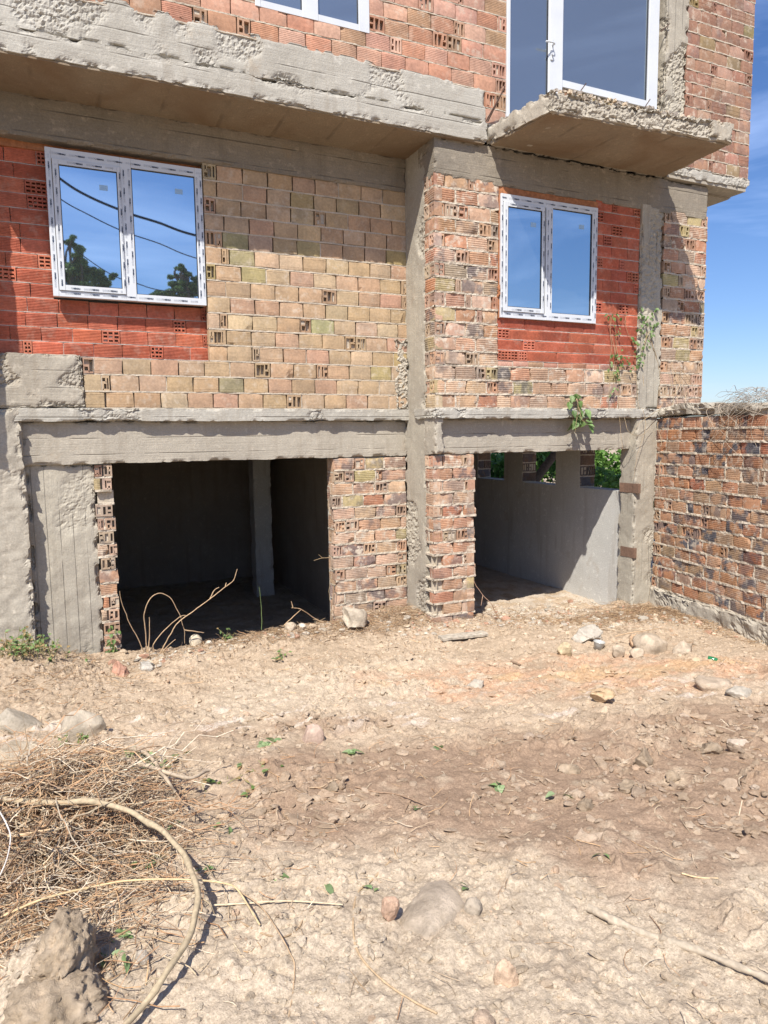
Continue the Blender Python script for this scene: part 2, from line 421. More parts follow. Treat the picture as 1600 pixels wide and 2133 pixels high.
def brick(mb, O, U, N, u0, u1, v0, v1, n, st, depth=.09):
    s = ST[st]; col = pick(s['pal'])
    aux = (rng.uniform(*s['burn']) if rng.random() < .6 else 0, rng.random(), rng.uniform(*s['dust']))
    w, h = u1 - u0, v1 - v0
    nu = max(3, int(w / .035) + 1)
    rows = [(0, 0)]
    if rng.random() < s['groove']:
        ng = s['ng']; g0, g1 = h * .16, h * .84
        for k in range(ng):
            c = g0 + (g1 - g0) * (k / (ng - 1) if ng > 1 else .5)
            rows += [(c - .0036, 0), (c - .0018, -s['gd']), (c + .0018, -s['gd']), (c + .0036, 0)]
    else: rows += [(h * .33, 0), (h * .66, 0)]
    rows.append((h, 0)); nv = len(rows)
    uu = np.linspace(u0, u1, nu)
    A, B = np.meshgrid(uu, np.array([v0 + r[0] for r in rows]), indexing='ij')
    Cn = np.broadcast_to(np.array([r[1] for r in rows]), A.shape).copy()
    L = np.stack([A.ravel(), B.ravel(), Cn.ravel()], 1)
    eu = np.minimum(L[:, 0] - u0, u1 - L[:, 0]); ev = np.minimum(L[:, 1] - v0, v1 - L[:, 1])
    nz = L * [1, 1, 0] + [0, 0, rng.uniform(0, 99)]
    r = s['rough']
    L[:, 0] += fbm(nz, 14, 2, 5) * r * np.exp(-eu / .02) * 1.5
    L[:, 1] += fbm(nz, 14, 2, 9) * r * np.exp(-ev / .02) * 1.2
    L[:, 2] += fbm(nz, 9, 2, 2) * r * .6 - .004 * np.exp(-eu / .006) - .003 * np.exp(-ev / .006)
    # tilt and slight rotation
    cu, cv = (u0 + u1) / 2, (v0 + v1) / 2
    L[:, 2] += n + rng.normal(0, r * .4) + (L[:, 0] - cu) * rng.normal(0, .012) + (L[:, 1] - cv) * rng.normal(0, .02)
    L[:, 1] += (L[:, 0] - cu) * rng.normal(0, .004 if st in ('red', 'yellow', 'pink') else .014)
    if rng.random() < s['chip']:
        cc = np.array([rng.choice([u0, u1]) + rng.normal(0, .02), rng.choice([v0, v1]) + rng.normal(0, .01)])
        d = np.hypot(L[:, 0] - cc[0], (L[:, 1] - cc[1])); rad = rng.uniform(.03, .07)
        t = smooth(rad, rad * .35, d); L[:, 2] -= t * rng.uniform(.01, .035)
    bi = np.concatenate([np.arange(nu) * nv, (nu - 1) * nv + np.arange(1, nv), (np.arange(nu - 2, -1, -1)) * nv + nv - 1, np.arange(nv - 2, 0, -1)])
    nb = len(bi); back = L[bi].copy(); back[:, 2] = n - depth
    V = np.vstack([loc2w(L, O, U, N), loc2w(back, O, U, N)])
    F = gridfaces(nu, nv)
    q = np.arange(nb); sd = np.stack([bi[q], nu * nv + q, nu * nv + (q + 1) % nb, bi[(q + 1) % nb]], 1)
    mb.add(V, np.vstack([F, sd]), col=col, aux=aux)

def header(mb, O, U, N, u0, u1, v0, v1, n, st, depth=.09):
    """hollow brick seen end on: webs round open cells"""
    s = ST[st]; col = pick(s['pal']) * .95; w, h = u1 - u0, v1 - v0
    aux = (rng.uniform(*s['burn']) * .6, rng.random(), rng.uniform(*s['dust']) * .5)
    web = .011
    if s['slots'] == 'grid':
        nc = max(2, int(round(w / .045))); nr = 3; cells = [(c, r, nc, nr) for c in range(nc) for r in range(nr)]
    else:
        nc = max(2, int(round(w / .044))); cells = []
        split = rng.choice([0, nc - 1])
        for c in range(nc):
            if c == split: cells += [(c, 0, nc, 2), (c, 1, nc, 2)]
            else: cells.append((c, 0, nc, 1))
    mx, my = web, .014
    cw = (w - mx * 2 + web) / nc
    holes = []
    for c, r, a, b in cells:
        ch = (h - my * 2 + web) / b
        x0 = u0 + mx + c * cw; y0 = v0 + my + r * ch
        sk = rng.normal(0, .0022 if st == 'red' else .0055, 4)
        holes.append((x0 + sk[0], x0 + cw - web + sk[1], y0 + abs(sk[2]), y0 + ch - web - abs(sk[3])))
    us = sorted(set([u0, u1])); n += rng.normal(0, s['rough'] * .6)
    ten = rng.normal(0, .02)
    def P(u, v, d=0): return (u, v + (u - u0) * ten * .3, n - d)
    V, Fq, Fm = [], [], []
    def quad(a, b, c, d, m=0): k = len(V); V.extend([a, b, c, d]); (Fm if m else Fq).append((k, k + 1, k + 2, k + 3))
    # columns of the end face
    bycol = {}
    for hl, ce in zip(holes, cells): bycol.setdefault(ce[0], []).append(hl)
    prev = u0
    for c in range(nc):
        hs = bycol[c]; a = min(q[0] for q in hs); b = max(q[1] for q in hs)
        quad(P(prev, v0), P(a, v0), P(a, v1), P(prev, v1))
        y = v0
        for q in sorted(hs, key=lambda t: t[2]):
            quad(P(a, y), P(b, y), P(q[1], q[2]), P(q[0], q[2]))
            if q[0] > a: quad(P(a, q[2]), P(q[0], q[2]), P(q[0], q[3]), P(a, q[3]))
            if q[1] < b: quad(P(q[1], q[2]), P(b, q[2]), P(b, q[3]), P(q[1], q[3]))
            y = q[3]
            for (ua, va), (ub, vb) in (((q[0], q[2]), (q[1], q[2])), ((q[1], q[2]), (q[1], q[3])), ((q[1], q[3]), (q[0], q[3])), ((q[0], q[3]), (q[0], q[2]))):
                quad(P(ua, va), P(ub, vb), P(ub, vb, .08), P(ua, va, .08))
            fd = .08 if rng.random() < (.95 if st == 'red' else .72) else rng.uniform(.006, .03)
            quad(P(q[0], q[2], fd + rng.uniform(-.004, .004)), P(q[1], q[2], fd), P(q[1], q[3], fd), P(q[0], q[3], fd + rng.uniform(-.004, .004)), fd < .07)
        quad(P(a, y), P(b, y), P(b, v1), P(a, v1))
        prev = b
    quad(P(prev, v0), P(u1, v0), P(u1, v1), P(prev, v1))
    for (ua, va), (ub, vb) in (((u0, v0), (u1, v0)), ((u1, v0), (u1, v1)), ((u1, v1), (u0, v1)), ((u0, v1), (u0, v0))):
        quad(P(ua, va), P(ua, va, depth), P(ub, vb, depth), P(ub, vb))
    L = np.array(V, float)
    W_ = loc2w(L, O, U, N); mb.add(W_, Fq, col=col, aux=aux)
    if Fm: mb.add(W_, Fm, mat=1)

def bed(mb, O, U, N, u0, u1, v, t, n, ooze, mat=1, vert=False):
    """a strip of squeezed mortar, along u (or upright)"""
    ln = u1 - u0
    if ln < .01: return
    m = max(2, int(ln / .014) + 1); a = np.linspace(u0, u1, m)
    rows = np.array([-1.0, -.75, -.25, .25, .75, 1.0])
    A, Rw = np.meshgrid(a, rows, indexing='ij'); A = A.ravel(); Rw = Rw.ravel()
    nz = np.stack([A, Rw * .012 + v, np.full_like(A, v * 3.1 + n)], 1)
    lump = fbm(nz, 11, 3, 21); fine = fbm(nz, 45, 2, 31)
    lump2 = fbm(nz * [1, 0, 1], 11, 3, 51)
    half = t * .62 * (1 + np.clip(lump2, -.3, 1) * ooze * 22)
    d = n + ooze * .35 - .002 + np.clip(lump, -.8, 1.2) * ooze + fine * ooze * .35 - (np.abs(Rw) > .9) * .04
    B = v + Rw * half + lump * ooze * .25
    L = np.stack([B, A, d], 1) if vert else np.stack([A, B, d], 1)
    mb.add(loc2w(L, O, U, N), gridfaces(m, 6), mat=mat)

def masonry(name, O, U, N, u0, u1, v0, v1, st, parent, course=.149, bl=.247, jt=.012, holes=(), mortar='mortar',
            ooze=.005, perp=.15, head=None, ends='alt', back=True, drop=(), label=None, edge=None, backd=.05):
    """one panel of courses in its own mesh; holes = openings (ua,ub,va,vb)"""
    O, U, N = np.array(O, float), np.array(U, float), np.array(N, float)
    mb = MB(); s = ST[st]; head = s['head'] if head is None else head
    nrow = max(1, int(round((v1 - v0) / course))); course = (v1 - v0) / nrow; bh = course - jt * 1.25
    for r in range(nrow):
        v = v0 + r * course; vc = v + course / 2
        segs = [(u0, u1)]
        if edge: segs = [edge(vc, u0, u1)]
        for (a, b, c, d) in holes:
            if c < vc < d:
                out = []
                for p, q in segs:
                    if b <= p or a >= q: out.append((p, q)); continue
                    if a > p: out.append((p, a))
                    if b < q: out.append((b, q))
                segs = out
        for p, q in segs:
            if q - p < .03: continue
            u = p; first = True
            if ends == 'alt': lead = (.5 if r % 2 else 1.0) * bl
            else: lead = bl * (.35 + .6 * rng.random())
            while u < q - .02:
                ln = lead if first else bl * (1 + rng.normal(0, .012 if st in ('red', 'pink', 'yellow') else .05))
                hd = False
                if not first and rng.random() < head:
                    ln = rng.choice([.075, .12, .16]); hd = True
                if first and lead < .7 * bl: hd = rng.random() < .75
                if u + ln > q - .05: ln = q - u
                if ln > bl * 1.25: ln = bl
                rest = q - u - ln
                if ln < .15 and rest < .02 and rng.random() < .75: hd = True
                if ln < .05: hd = False
                e = u + ln - (jt * (.7 + .5 * rng.random()) if u + ln < q - .001 else 0)
                w0 = v + jt * .6 + rng.normal(0, .0012); w1 = w0 + bh + rng.normal(0, .0012)
                skip = any(a < (u + e) / 2 < b and c < vc < d for (a, b, c, d) in drop)
                if not skip:
                    if hd and e - u > .05: header(mb, O, U, N, u, e, w0, w1, 0, st)
                    else: brick(mb, O, U, N, u, e, w0, w1, 0, st)
                    if u + ln < q - .001 and rng.random() < perp:
                        bed(mb, O, U, N, w0, w1, e + jt * .4, jt * 1.1, -.008, ooze, vert=True)
                u += ln; first = False
            bed(mb, O, U, N, p, q, v, jt * 1.3, -.002, ooze)
    if back:
        for k in range(nrow):
            segs = [(u0, u1)]
            vc = v0 + (k + .5) * course
            if edge: segs = [edge(vc, u0, u1)]
            for (a, b, c, d) in holes:
                if c < vc < d:
                    out = []
                    for p, q in segs:
                        if b <= p or a >= q: out.append((p, q)); continue
                        if a > p: out.append((p, a))
                        if b < q: out.append((b, q))
                    segs = out
            for p, q in segs:
                if q - p < .02: continue
                L = np.array([(p, v0 + k * course, -backd), (q, v0 + k * course, -backd), (q, v0 + (k + 1) * course, -backd), (p, v0 + (k + 1) * course, -backd)])
                mb.add(loc2w(L, O, U, N), [(0, 1, 2, 3)], mat=1)
    return mb.build(name, [M['brick'], M[mortar]], parent, label=label)

# ------------------------------------------------------------------ concrete members
def concrete(name, x, y, z, mat, parent, res=.02, rough=.004, chip=.02, chipr=.02, honey=0, hs=1.3, hth=.15, hscale=26, warp=None, seed=0, label=None, hfun=None, skip=''):
    """a cast member with chipped arrises and gravel nests; skip = faces left out as they lie inside the building"""
    mb = MB(); lo = np.array([x[0], y[0], z[0]]); hi = np.array([x[1], y[1], z[1]]); ctr = (lo + hi) / 2
    for ax in range(3):
        o = [i for i in range(3) if i != ax]
        for side in (0, 1):
            if 'xyz'[ax] + '-+'[side] in skip: continue
            n = [max(2, int((hi[i] - lo[i]) / res) + 1) for i in o]
            g = np.meshgrid(*[np.linspace(lo[i], hi[i], k) for i, k in zip(o, n)], indexing='ij')
            P = np.zeros((g[0].size, 3)); P[:, o[0]] = g[0].ravel(); P[:, o[1]] = g[1].ravel(); P[:, ax] = (lo, hi)[side][ax]
            D = np.minimum(P - lo, hi - P); D.sort(axis=1); ed = D[:, 1]
            sgn = np.sign(ctr - P); dd = np.minimum(P - lo, hi - P)
            V = P + np.stack([fbm(P, 6, 3, 11 + seed), fbm(P, 6, 3, 15 + seed), fbm(P, 6, 3, 19 + seed)], 1) * rough
            cn = np.clip(fbm(P, 9, 4, 41 + seed, .6) + .15, 0, 1) * chip * np.exp(-(ed / chipr) ** 2)
            V += sgn * np.exp(-dd / (chipr * 1.2)) * cn[:, None]
            if honey:
                mk = smooth(hth, hth + .25, fbm(P, hs, 3, 61 + seed))
                if hfun is not None: mk = np.maximum(mk * 0, hfun(P, mk))
                f1, rid = voro(P, hscale, 71 + seed)
                dep = (np.clip(f1, 0, .8) * 1.1 + (rid > .72) * .5) * mk * honey
                f2, r2 = voro(P, hscale * 2.1, 81 + seed); dep += np.clip(f2, 0, .7) * mk * honey * .35
                V[:, ax] += (1 if side == 0 else -1) * dep
            if warp is not None: V = warp(V)
            F = gridfaces(n[0], n[1])
            if (ax == 1) == (side == 1): F = F[:, ::-1]
            mb.add(V, F)
    return mb.build(name, mat, parent, label=label)

# ------------------------------------------------------------------ windows
def text_geo(body, size):
    cu = bpy.data.curves.new('t', 'FONT'); cu.body = body; cu.size = size; cu.offset = size * .06; cu.resolution_u = 2
    o = bpy.data.objects.new('t', cu); COL.objects.link(o)
    dg = bpy.context.evaluated_depsgraph_get(); me = bpy.data.meshes.new_from_object(o.evaluated_get(dg))
    me.calc_loop_triangles()
    V = np.array([v.co[:] for v in me.vertices]); T = np.array([t.vertices[:] for t in me.loop_triangles])
    bpy.data.objects.remove(o); bpy.data.curves.remove(cu); bpy.data.meshes.remove(me)
    return V[:, :2], T
WORD = text_geo('REHAU', .021)

def film(mb, y, x0, x1, z0, z1, vertical=False, rows=1, phase=0.0, flip=False):
    """repeating print on the protective film of a profile"""
    pitch = .155
    ln = (z1 - z0) if vertical else (x1 - x0); wd = (x1 - x0) if vertical else (z1 - z0)
    def put(P2, F, a, b, mat):
        P2 = np.asarray(P2, float)
        if vertical: X = x0 + b - P2[:, 1] + .007; Z = z0 + a + P2[:, 0]
        else: X = x0 + a + P2[:, 0]; Z = z0 + b + P2[:, 1] - .007
        mb.add(np.stack([X, np.full(len(P2), y), Z], 1), F, mat=mat)
    th = np.linspace(0, 2 * np.pi, 10)
    for r in range(rows):
        b = wd * (r + .5) / rows
        a = ((phase + r * .47) % 1.0) * pitch - pitch * .4
        while a < ln:
            if a > .004 and a + .075 < ln: put(WORD[0] * [.82, .8], WORD[1], a, b, 0)
            if a - .022 > .004 and a < ln - .01:
                ring = np.concatenate([np.stack([np.cos(th), np.sin(th)], 1) * .008, np.stack([np.cos(th), np.sin(th)], 1) * .0055]) + [-.012, .007]
                F = [(i, i + 1, i + 11, i + 10) for i in range(9) if i not in (2, 5)]
                put(ring, F, a, b, 0)
            for k in range(3):
                c = a + .085 + k * .018
                if c > .004 and c + .014 < ln:
                    sq = [(0, 0), (.012, 0), (.012, .014), (0, .014), (.0025, .0025), (.0095, .0025), (.0095, .0115), (.0025, .0115)]
                    put(sq, [(0, 1, 5, 4), (1, 2, 6, 5), (2, 3, 7, 6), (3, 0, 4, 7)], c, b, 1)
            a += pitch

def pane(name, x0, x1, z0, z1, y, mat, parent):
    mb = MB(); box(mb, x0, x1, y, y + .024, z0, z1); return mb.build(name, mat, parent)

def pvc_window(x0, x1, z0, z1, y, sash, mull, fixed, house, label, stick=True, ph=0):
    """two-light PVC window: sash pane (l,r,b,t), mullion (l,r), fixed pane (l,r,b,t)"""
    w = bpy.data.objects.new('window', None); COL.objects.link(w); w.location = (x0, y, z0); adopt(w, house); w['label'] = label
    f = MB(); d = .07
    sl, sr, sb, st = sash; fl, fr, fb, ft = fixed; m0, m1 = mull
    so_l, so_r, so_b, so_t = sl - .055, sr + .04, sb - .05, st + .045        # outline of the opening sash
    frame_bar(f, x0, so_l, y, y + d, z0, z1)                                 # left post
    frame_bar(f, fr, x1, y, y + d, z0, z1)                                   # right post
    frame_bar(f, m0, m1, y, y + d, z0 + .001, z1 - .001)
    for a, b, lo, hi in ((so_l, m0, z0, so_b), (so_l, m0, so_t, z1), (m1, fr, z0, fb), (m1, fr, ft, z1)):
        box(f, a, b, y + .002, y + d, lo, hi)
    f.build('frame', M['pvc'], w)
    s = MB(); ys = y - .012
    frame_bar(s, so_l + .004, sl, ys, y + .05, so_b + .004, so_t - .004)
    frame_bar(s, sr, min(so_r, m0 + .006) - .004, ys, y + .05, so_b + .004, so_t - .004)
    box(s, sl, sr, ys + .002, y + .05, so_b + .004, sb); box(s, sl, sr, ys + .002, y + .05, st, so_t - .004)
    s.build('sash', M['pvc'], w)
    g = MB()
    for (l, r, b, t), yy in ((sash, ys + .008), (fixed, y + .012)):
        e = .006
        box(g, l, l + e, yy, yy + .02, b, t); box(g, r - e, r, yy, yy + .02, b, t)
        box(g, l + e, r - e, yy, yy + .02, b, b + e); box(g, l + e, r - e, yy, yy + .02, t - e, t)
    g.build('gasket', M['gasket'], w)
    pane('pane', sl + .006, sr - .006, sb + .006, st - .006, y + .006, M['glass1'], w)
    pane('pane', fl + .006, fr - .006, fb + .006, ft - .006, y + .022, M['glass1'], w)
    p = MB(); e = .0015
    film(p, y - e, x0, x1, so_t if so_t < z1 else ft, z1, rows=1, phase=.1 + ph)
    film(p, y - e, x0 + .02, x1 - .02, z0, fb, rows=1, phase=.35 + ph)
    film(p, y - e, x0, so_l, z0 + .02, z1 - .05, True, 1, .2 + ph)
    film(p, y - e, fr, x1, z0 + .05, z1 - .05, True, 2 if x1 - fr > .05 else 1, .6 + ph)
    film(p, y - e, m0 + .004, m1, z0 + .08, z1 - .07, True, 2, .9 + ph)
    film(p, ys - e, so_l, sl, so_b + .03, so_t - .03, True, 1, .45 + ph)
    film(p, ys - e, sr, so_r, so_b + .03, so_t - .03, True, 1, .7 + ph)
    film(p, ys - e, sl, sr, st, so_t, phase=.3 + ph); film(p, ys - e, sl, sr, so_b, sb, phase=.8 + ph)
    p.build('film_print', [M['print'], M['print_grey']], w)
    if stick:
        for (l, r, b, t), yy in ((sash, y + .0045), (fixed, y + .0205)):
            c = l + (r - l) * .68
            q = MB(); box(q, c, c + .07, yy - .0006, yy + .001, t - .17, t - .125); q.build('sticker', M['sticker'], w)
    return w

# ------------------------------------------------------------------ the house
YL, YR, YU = 7.0, 6.37, 6.30      # left bay wall, right bay wall, upper storey wall
FX, FN = (1, 0, 0), (0, -1, 0)
SX, SN = (0, -1, 0), (-1, 0, 0)
house = thing('unfinished_house', 'unfinished hollow brick house with raw concrete frame, overhanging upper storey and open basement bays', 'house', (3.5, 7.0, -2.1))

# --- left bay, ground floor
masonry('brick_wall', (0, YL, 0), FX, FN, -1.2, 3.53, .27, 2.56, 'yellow', house, holes=[(-1.2, 1.40, .74, 2.56), (-1.2, .265, .2, .75)],
        ends='rand', label='wall panel of cream and olive hollow bricks')
masonry('brick_wall', (0, YL + .12, 0), FX, FN, -1.6, 1.42, .74, 2.50, 'red', house, course=.1255, bl=.252, jt=.006, holes=[(.06, 1.385, 1.25, 2.52)],
        mortar='mortar_white', ooze=.0035, perp=.08, ends='rand', label='infill panel of new ribbed red bricks round the wide window')
pvc_window(.057, 1.388, 1.247, 2.495, 6.99, (.16, .635, 1.345, 2.362), (.662, .757), (.757, 1.32, 1.308, 2.418), house, 'wide white window with printed film reflecting trees and cables')
concrete('concrete_panel', (-1.6, .262), (6.97, 7.2), (.268, .742), M['conc_h'], house, res=.012, honey=.022, hth=-.15, hs=2.2, hscale=34, rough=.006, seed=3)
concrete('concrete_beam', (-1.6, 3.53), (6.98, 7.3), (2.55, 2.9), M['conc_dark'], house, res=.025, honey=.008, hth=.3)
mb = MB(); box(mb, -1.0, 1.40, 7.10, 7.14, 2.495, 2.56); mb.build('foam_seal', M['foam'], house)
# --- slabs
def sl_h(P, mk): return np.clip(mk * .9 + .0, 0, 1)
concrete('floor_slab', (-.35, 3.545), (6.965, 7.35), (.15, .268), M['conc_face'], house, res=.013, honey=.016, hth=.2, hs=2.0, hscale=34, chip=.016, chipr=.015, seed=8, skip='y+')
concrete('floor_slab', (3.50, 6.62), (6.33, 6.8), (.155, .262), M['conc_face'], house, res=.013, honey=.016, hth=.2, hs=2.0, hscale=34, chip=.018, chipr=.015, seed=9, skip='y+')
mb = MB(); box(mb, -1.6, 6.6, 7.3, 13.1, .155, .26); mb.build('floor_slab', M['conc'], house)
mb = MB(); box(mb, 3.54, 6.6, 6.75, 7.3, .157, .258); mb.build('floor_slab', M['conc'], house)
def bal_top(P, mk): return mk
concrete('floor_slab', (-.8, 4.10), (YU, 6.6), (2.9, 3.085), M['conc_face'], house, res=.013, honey=.016, hth=.28, hs=1.6, hscale=34, chip=.03, chipr=.03, seed=14, skip='y+')
mb = MB(); box(mb, -.8, 7.88, 6.55, 13.1, 2.9, 3.08); mb.build('floor_slab', M['conc'], house)
concrete('concrete_beam', (-.8, 4.09), (YU + .016, 6.6), (3.088, 3.41), M['conc_face'], house, res=.013, honey=.02, hth=.12, hs=1.5, hscale=36, chip=.03, chipr=.02, seed=15, skip='y+',
         warp=lambda V: V + np.stack([V[:, 0] * 0, V[:, 0] * 0, (V[:, 2] - 3.088) / .322 * (4.09 - V[:, 0]) * .011], 1))
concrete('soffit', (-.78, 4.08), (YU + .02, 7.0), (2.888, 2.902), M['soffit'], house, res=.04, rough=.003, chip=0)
concrete('wing_wall', (-.86, -.74), (6.5, 6.97), (.42, 2.89), M['conc_v'], house, res=.03)
# --- right bay frame
concrete('concrete_column', (3.53, 3.92), (6.575, 7.06), (-2.3, 2.9), M['conc_v'], house, res=.018, honey=.02, hth=.2, hs=1.6, hscale=34, chip=.04, chipr=.03, seed=21, skip='x+')
concrete('concrete_column', (3.38, 3.545), (6.975, 7.1), (.26, 1.02), M['conc'], house, res=.014, honey=.025, hth=-.2, hscale=34, chip=.05, chipr=.04, seed=22)
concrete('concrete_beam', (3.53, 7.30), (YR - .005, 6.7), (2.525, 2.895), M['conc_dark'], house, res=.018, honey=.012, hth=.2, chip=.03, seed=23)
concrete('concrete_column', (6.235, 6.585), (YR - .012, 6.7), (.255, 2.58), M['conc_v'], house, res=.016, honey=.02, hth=.25, chip=.045, chipr=.02, seed=24)
concrete('concrete_column', (6.235, 6.56), (YR - .012, 6.615), (-2.5, .157), M['conc_v'], house, res=.016, rough=.006, honey=.015, hth=.3, chip=.03, seed=25)
for (pa, pb) in (((1330, 1008), (1291, 1024)), ((1321, 1163), (1293, 1137))):
    a, b = onX(*pa, 6.232), onX(*pb, 6.232); z0, z1 = sorted((a[2], b[2])); y0, y1 = sorted((a[1], b[1]))
    mb = MB(); box(mb, 6.229, 6.27, y0, y1, z0, z1, col=(.20, .125, .09)); mb.build('brick_inset', M['brick'], house)
# --- right bay, ground floor brickwork
masonry('brick_wall', (0, YR, 0), FX, FN, 3.535, 4.285, .262, 2.58, 'old', house, ooze=.011, perp=.55, jt=.016, label='weathered brick pier left of the narrow window')
masonry('brick_wall', (3.528, 6.578, 0), SX, SN, 0, .205, .262, 2.58, 'old', house, ooze=.008, perp=.3, jt=.016, head=0, bl=.2)
masonry('brick_wall', (0, YR, 0), FX, FN, 4.29, 6.23, .262, .70, 'old', house, ooze=.011, perp=.5, jt=.016, ends='rand')
masonry('brick_wall', (0, YR + .004, 0), FX, FN, 4.29, 6.23, .70, .765, 'pink', house, course=.065, bl=.2, jt=.012, ooze=.008, perp=.5, head=0)
masonry('brick_wall', (0, YR + .012, 0), FX, FN, 4.295, 6.23, .765, 1.21, 'red', house, course=.118, bl=.40, jt=.006, mortar='mortar_white', ooze=.003, perp=.05, head=.05, ends='rand', label='band of new ribbed red bricks under the narrow window')
masonry('brick_wall', (0, YR + .012, 0), FX, FN, 5.585, 6.23, 1.21, 2.56, 'red', house, course=.125, bl=.235, jt=.006, mortar='mortar_white', ooze=.003, perp=.05, head=.3, label='strip of new red bricks right of the narrow window')
mb = MB(); box(mb, 4.29, 5.60, YR + .01, YR + .06, 2.44, 2.53); box(mb, 4.292, 4.304, YR, YR + .05, 1.20, 2.45); box(mb, 5.575, 5.59, YR, YR + .05, 1.2, 2.45); mb.build('foam_seal', M['foam'], house)
mb = MB()
for k in range(5):
    p = np.array([4.285, YR - .012, 1.43 + .022 * k]); f = rng.normal(0, .006, 3)
    th = np.linspace(0, 1, 6); tube(mb, [p + f + [0, 0, -.018], p + f * .5, p + [.006, -.008, .018]], [.008, .016, .006], 6)
mb.build('foam_blob', M['foam'], house, True)
pvc_window(4.305, 5.58, 1.207, 2.452, 6.345, (4.384, 4.818, 1.318, 2.33), (4.878, 4.966), (4.966, 5.507, 1.287, 2.382), house, 'narrow white window with printed film in the right bay', ph=.37)
masonry('brick_wall', (0, YR, 0), FX, FN, 6.60, 7.295, .26, 2.57, 'old', house, ooze=.011, perp=.5, jt=.016, head=.32, label='weathered brick pier at the right corner of the house')
mb = MB(); box(mb, 6.62, 7.26, 6.43, 12.85, .27, 2.88); mb.build('side_wall', M['conc'], house)
mb = MB(); box(mb, -1.6, -1.5, 7.3, 12.85, -2.2, 2.9); mb.build('side_wall', M['conc'], house)
mb = MB(); box(mb, -1.6, 7.2, 12.9, 13.1, -2.9, 5.6)
mb.build('rear_wall', M['brown_render'], house)
for xa, xb in ((7.6, 7.85), (-.78, -.6)):
    mb = MB(); box(mb, xa, xb, 6.45, 12.85, 3.08, 5.6); mb.build('side_wall', M['conc'], house)
mb = MB(); box(mb, -.9, 7.95, 6.2, 13.2, 5.6, 5.75); mb.build('roof', M['conc'], house)
# --- upper storey
masonry('brick_wall', (0, YU + .022, 0), FX, FN, -.8, 4.335, 3.395, 5.6, 'pink', house, course=.147, bl=.25, jt=.01, holes=[(1.765, 2.835, 3.66, 4.95)], ends='rand', ooze=.006, perp=.1, label='upper wall of pale pink hollow bricks')
masonry('brick_wall', (0, YU + .022, 0), FX, FN, 4.095, 4.335, 3.085, 3.395, 'pink', house, course=.15, bl=.25, jt=.01, head=0)
masonry('brick_wall', (0, YU + .01, 0), FX, FN, 6.80, 7.885, 3.05, 5.6, 'brown', house, course=.137, bl=.235, jt=.011, ends='rand', ooze=.007, perp=.3, label='upper wall of brown hollow bricks right of the balcony door')
masonry('brick_wall', (0, YU + .03, 0), FX, FN, 5.04, 6.47, 3.05, 3.60, 'brown', house, course=.137, bl=.245, jt=.012, ooze=.012, perp=.6, head=.12, label='low brick parapet under the door side light')
concrete('concrete_column', (6.462, 6.80), (YU + .002, 6.6), (3.05, 5.6), M['conc_v'], house, res=.016, honey=.022, hth=-.1, hs=2.2, hscale=36, chip=.05, chipr=.03, seed=31, skip='y+z+',)
concrete('floor_slab', (6.40, 7.90), (YU, 6.6), (2.935, 3.06), M['conc_face'], house, res=.014, honey=.012, hth=.1, chip=.035, chipr=.025, seed=33, skip='y+')
mb = MB(); box(mb, 6.56, 7.86, 6.32, 6.54, 2.905, 2.936); box(mb, 7.31, 7.86, 6.56, 9.5, 2.885, 2.899); mb.build('soffit', M['conc'], house)
def bal_warp(V):
    V = V.copy(); t = np.clip((6.30 - V[:, 1]) / .95, 0, 1.05); s = (V[:, 0] - 4.13) / 2.4
    V[:, 0] += t * (.115 * (1 - s) - .1 * s); V[:, 1] += t * (.13 * (1 - s) - .02 * s)
    return V
concrete('balcony_slab', (4.13, 6.53), (5.35, YU + .1), (2.905, 3.085), M['conc'], house, res=.012, rough=.009, honey=.026, hth=-.2, hs=1.8, hscale=30, chip=.06, chipr=.035, seed=41, warp=bal_warp,
         hfun=lambda P, mk: mk * smooth(2.9, 2.93, P[:, 2]) * smooth(5.5, 5.38, P[:, 1]) )
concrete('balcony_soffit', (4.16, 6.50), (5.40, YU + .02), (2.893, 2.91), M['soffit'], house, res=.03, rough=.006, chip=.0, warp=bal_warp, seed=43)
mb = MB()
for k in range(330):
    x = rng.uniform(4.3, 6.5); y = 5.47 + abs(rng.normal(0, .10)) - .09 * (x - 4.2) / 2.3
    r = rng.uniform(.008, .024); c = np.array([x, y, 3.085 + r * rng.uniform(-.3, 1.1)])
    a = rng.normal(0, 1, (8, 3)); a /= np.linalg.norm(a, axis=1)[:, None]
    V = np.array([(sx, sy, sz) for sx in (-1, 1) for sy in (-1, 1) for sz in (-1, 1)]) * .62 + a * .35
    mb.add(c + V * r, [(0,1,3,2),(4,6,7,5),(0,4,5,1),(2,3,7,6),(0,2,6,4),(1,5,7,3)], col=np.array(random.choice([(.5,.43,.34),(.42,.38,.32),(.55,.45,.33),(.36,.32,.28)])) * rng.uniform(.8, 1.1))
rb = mb.build('rubble', M['stone'], house); rb['kind'] = 'stuff'
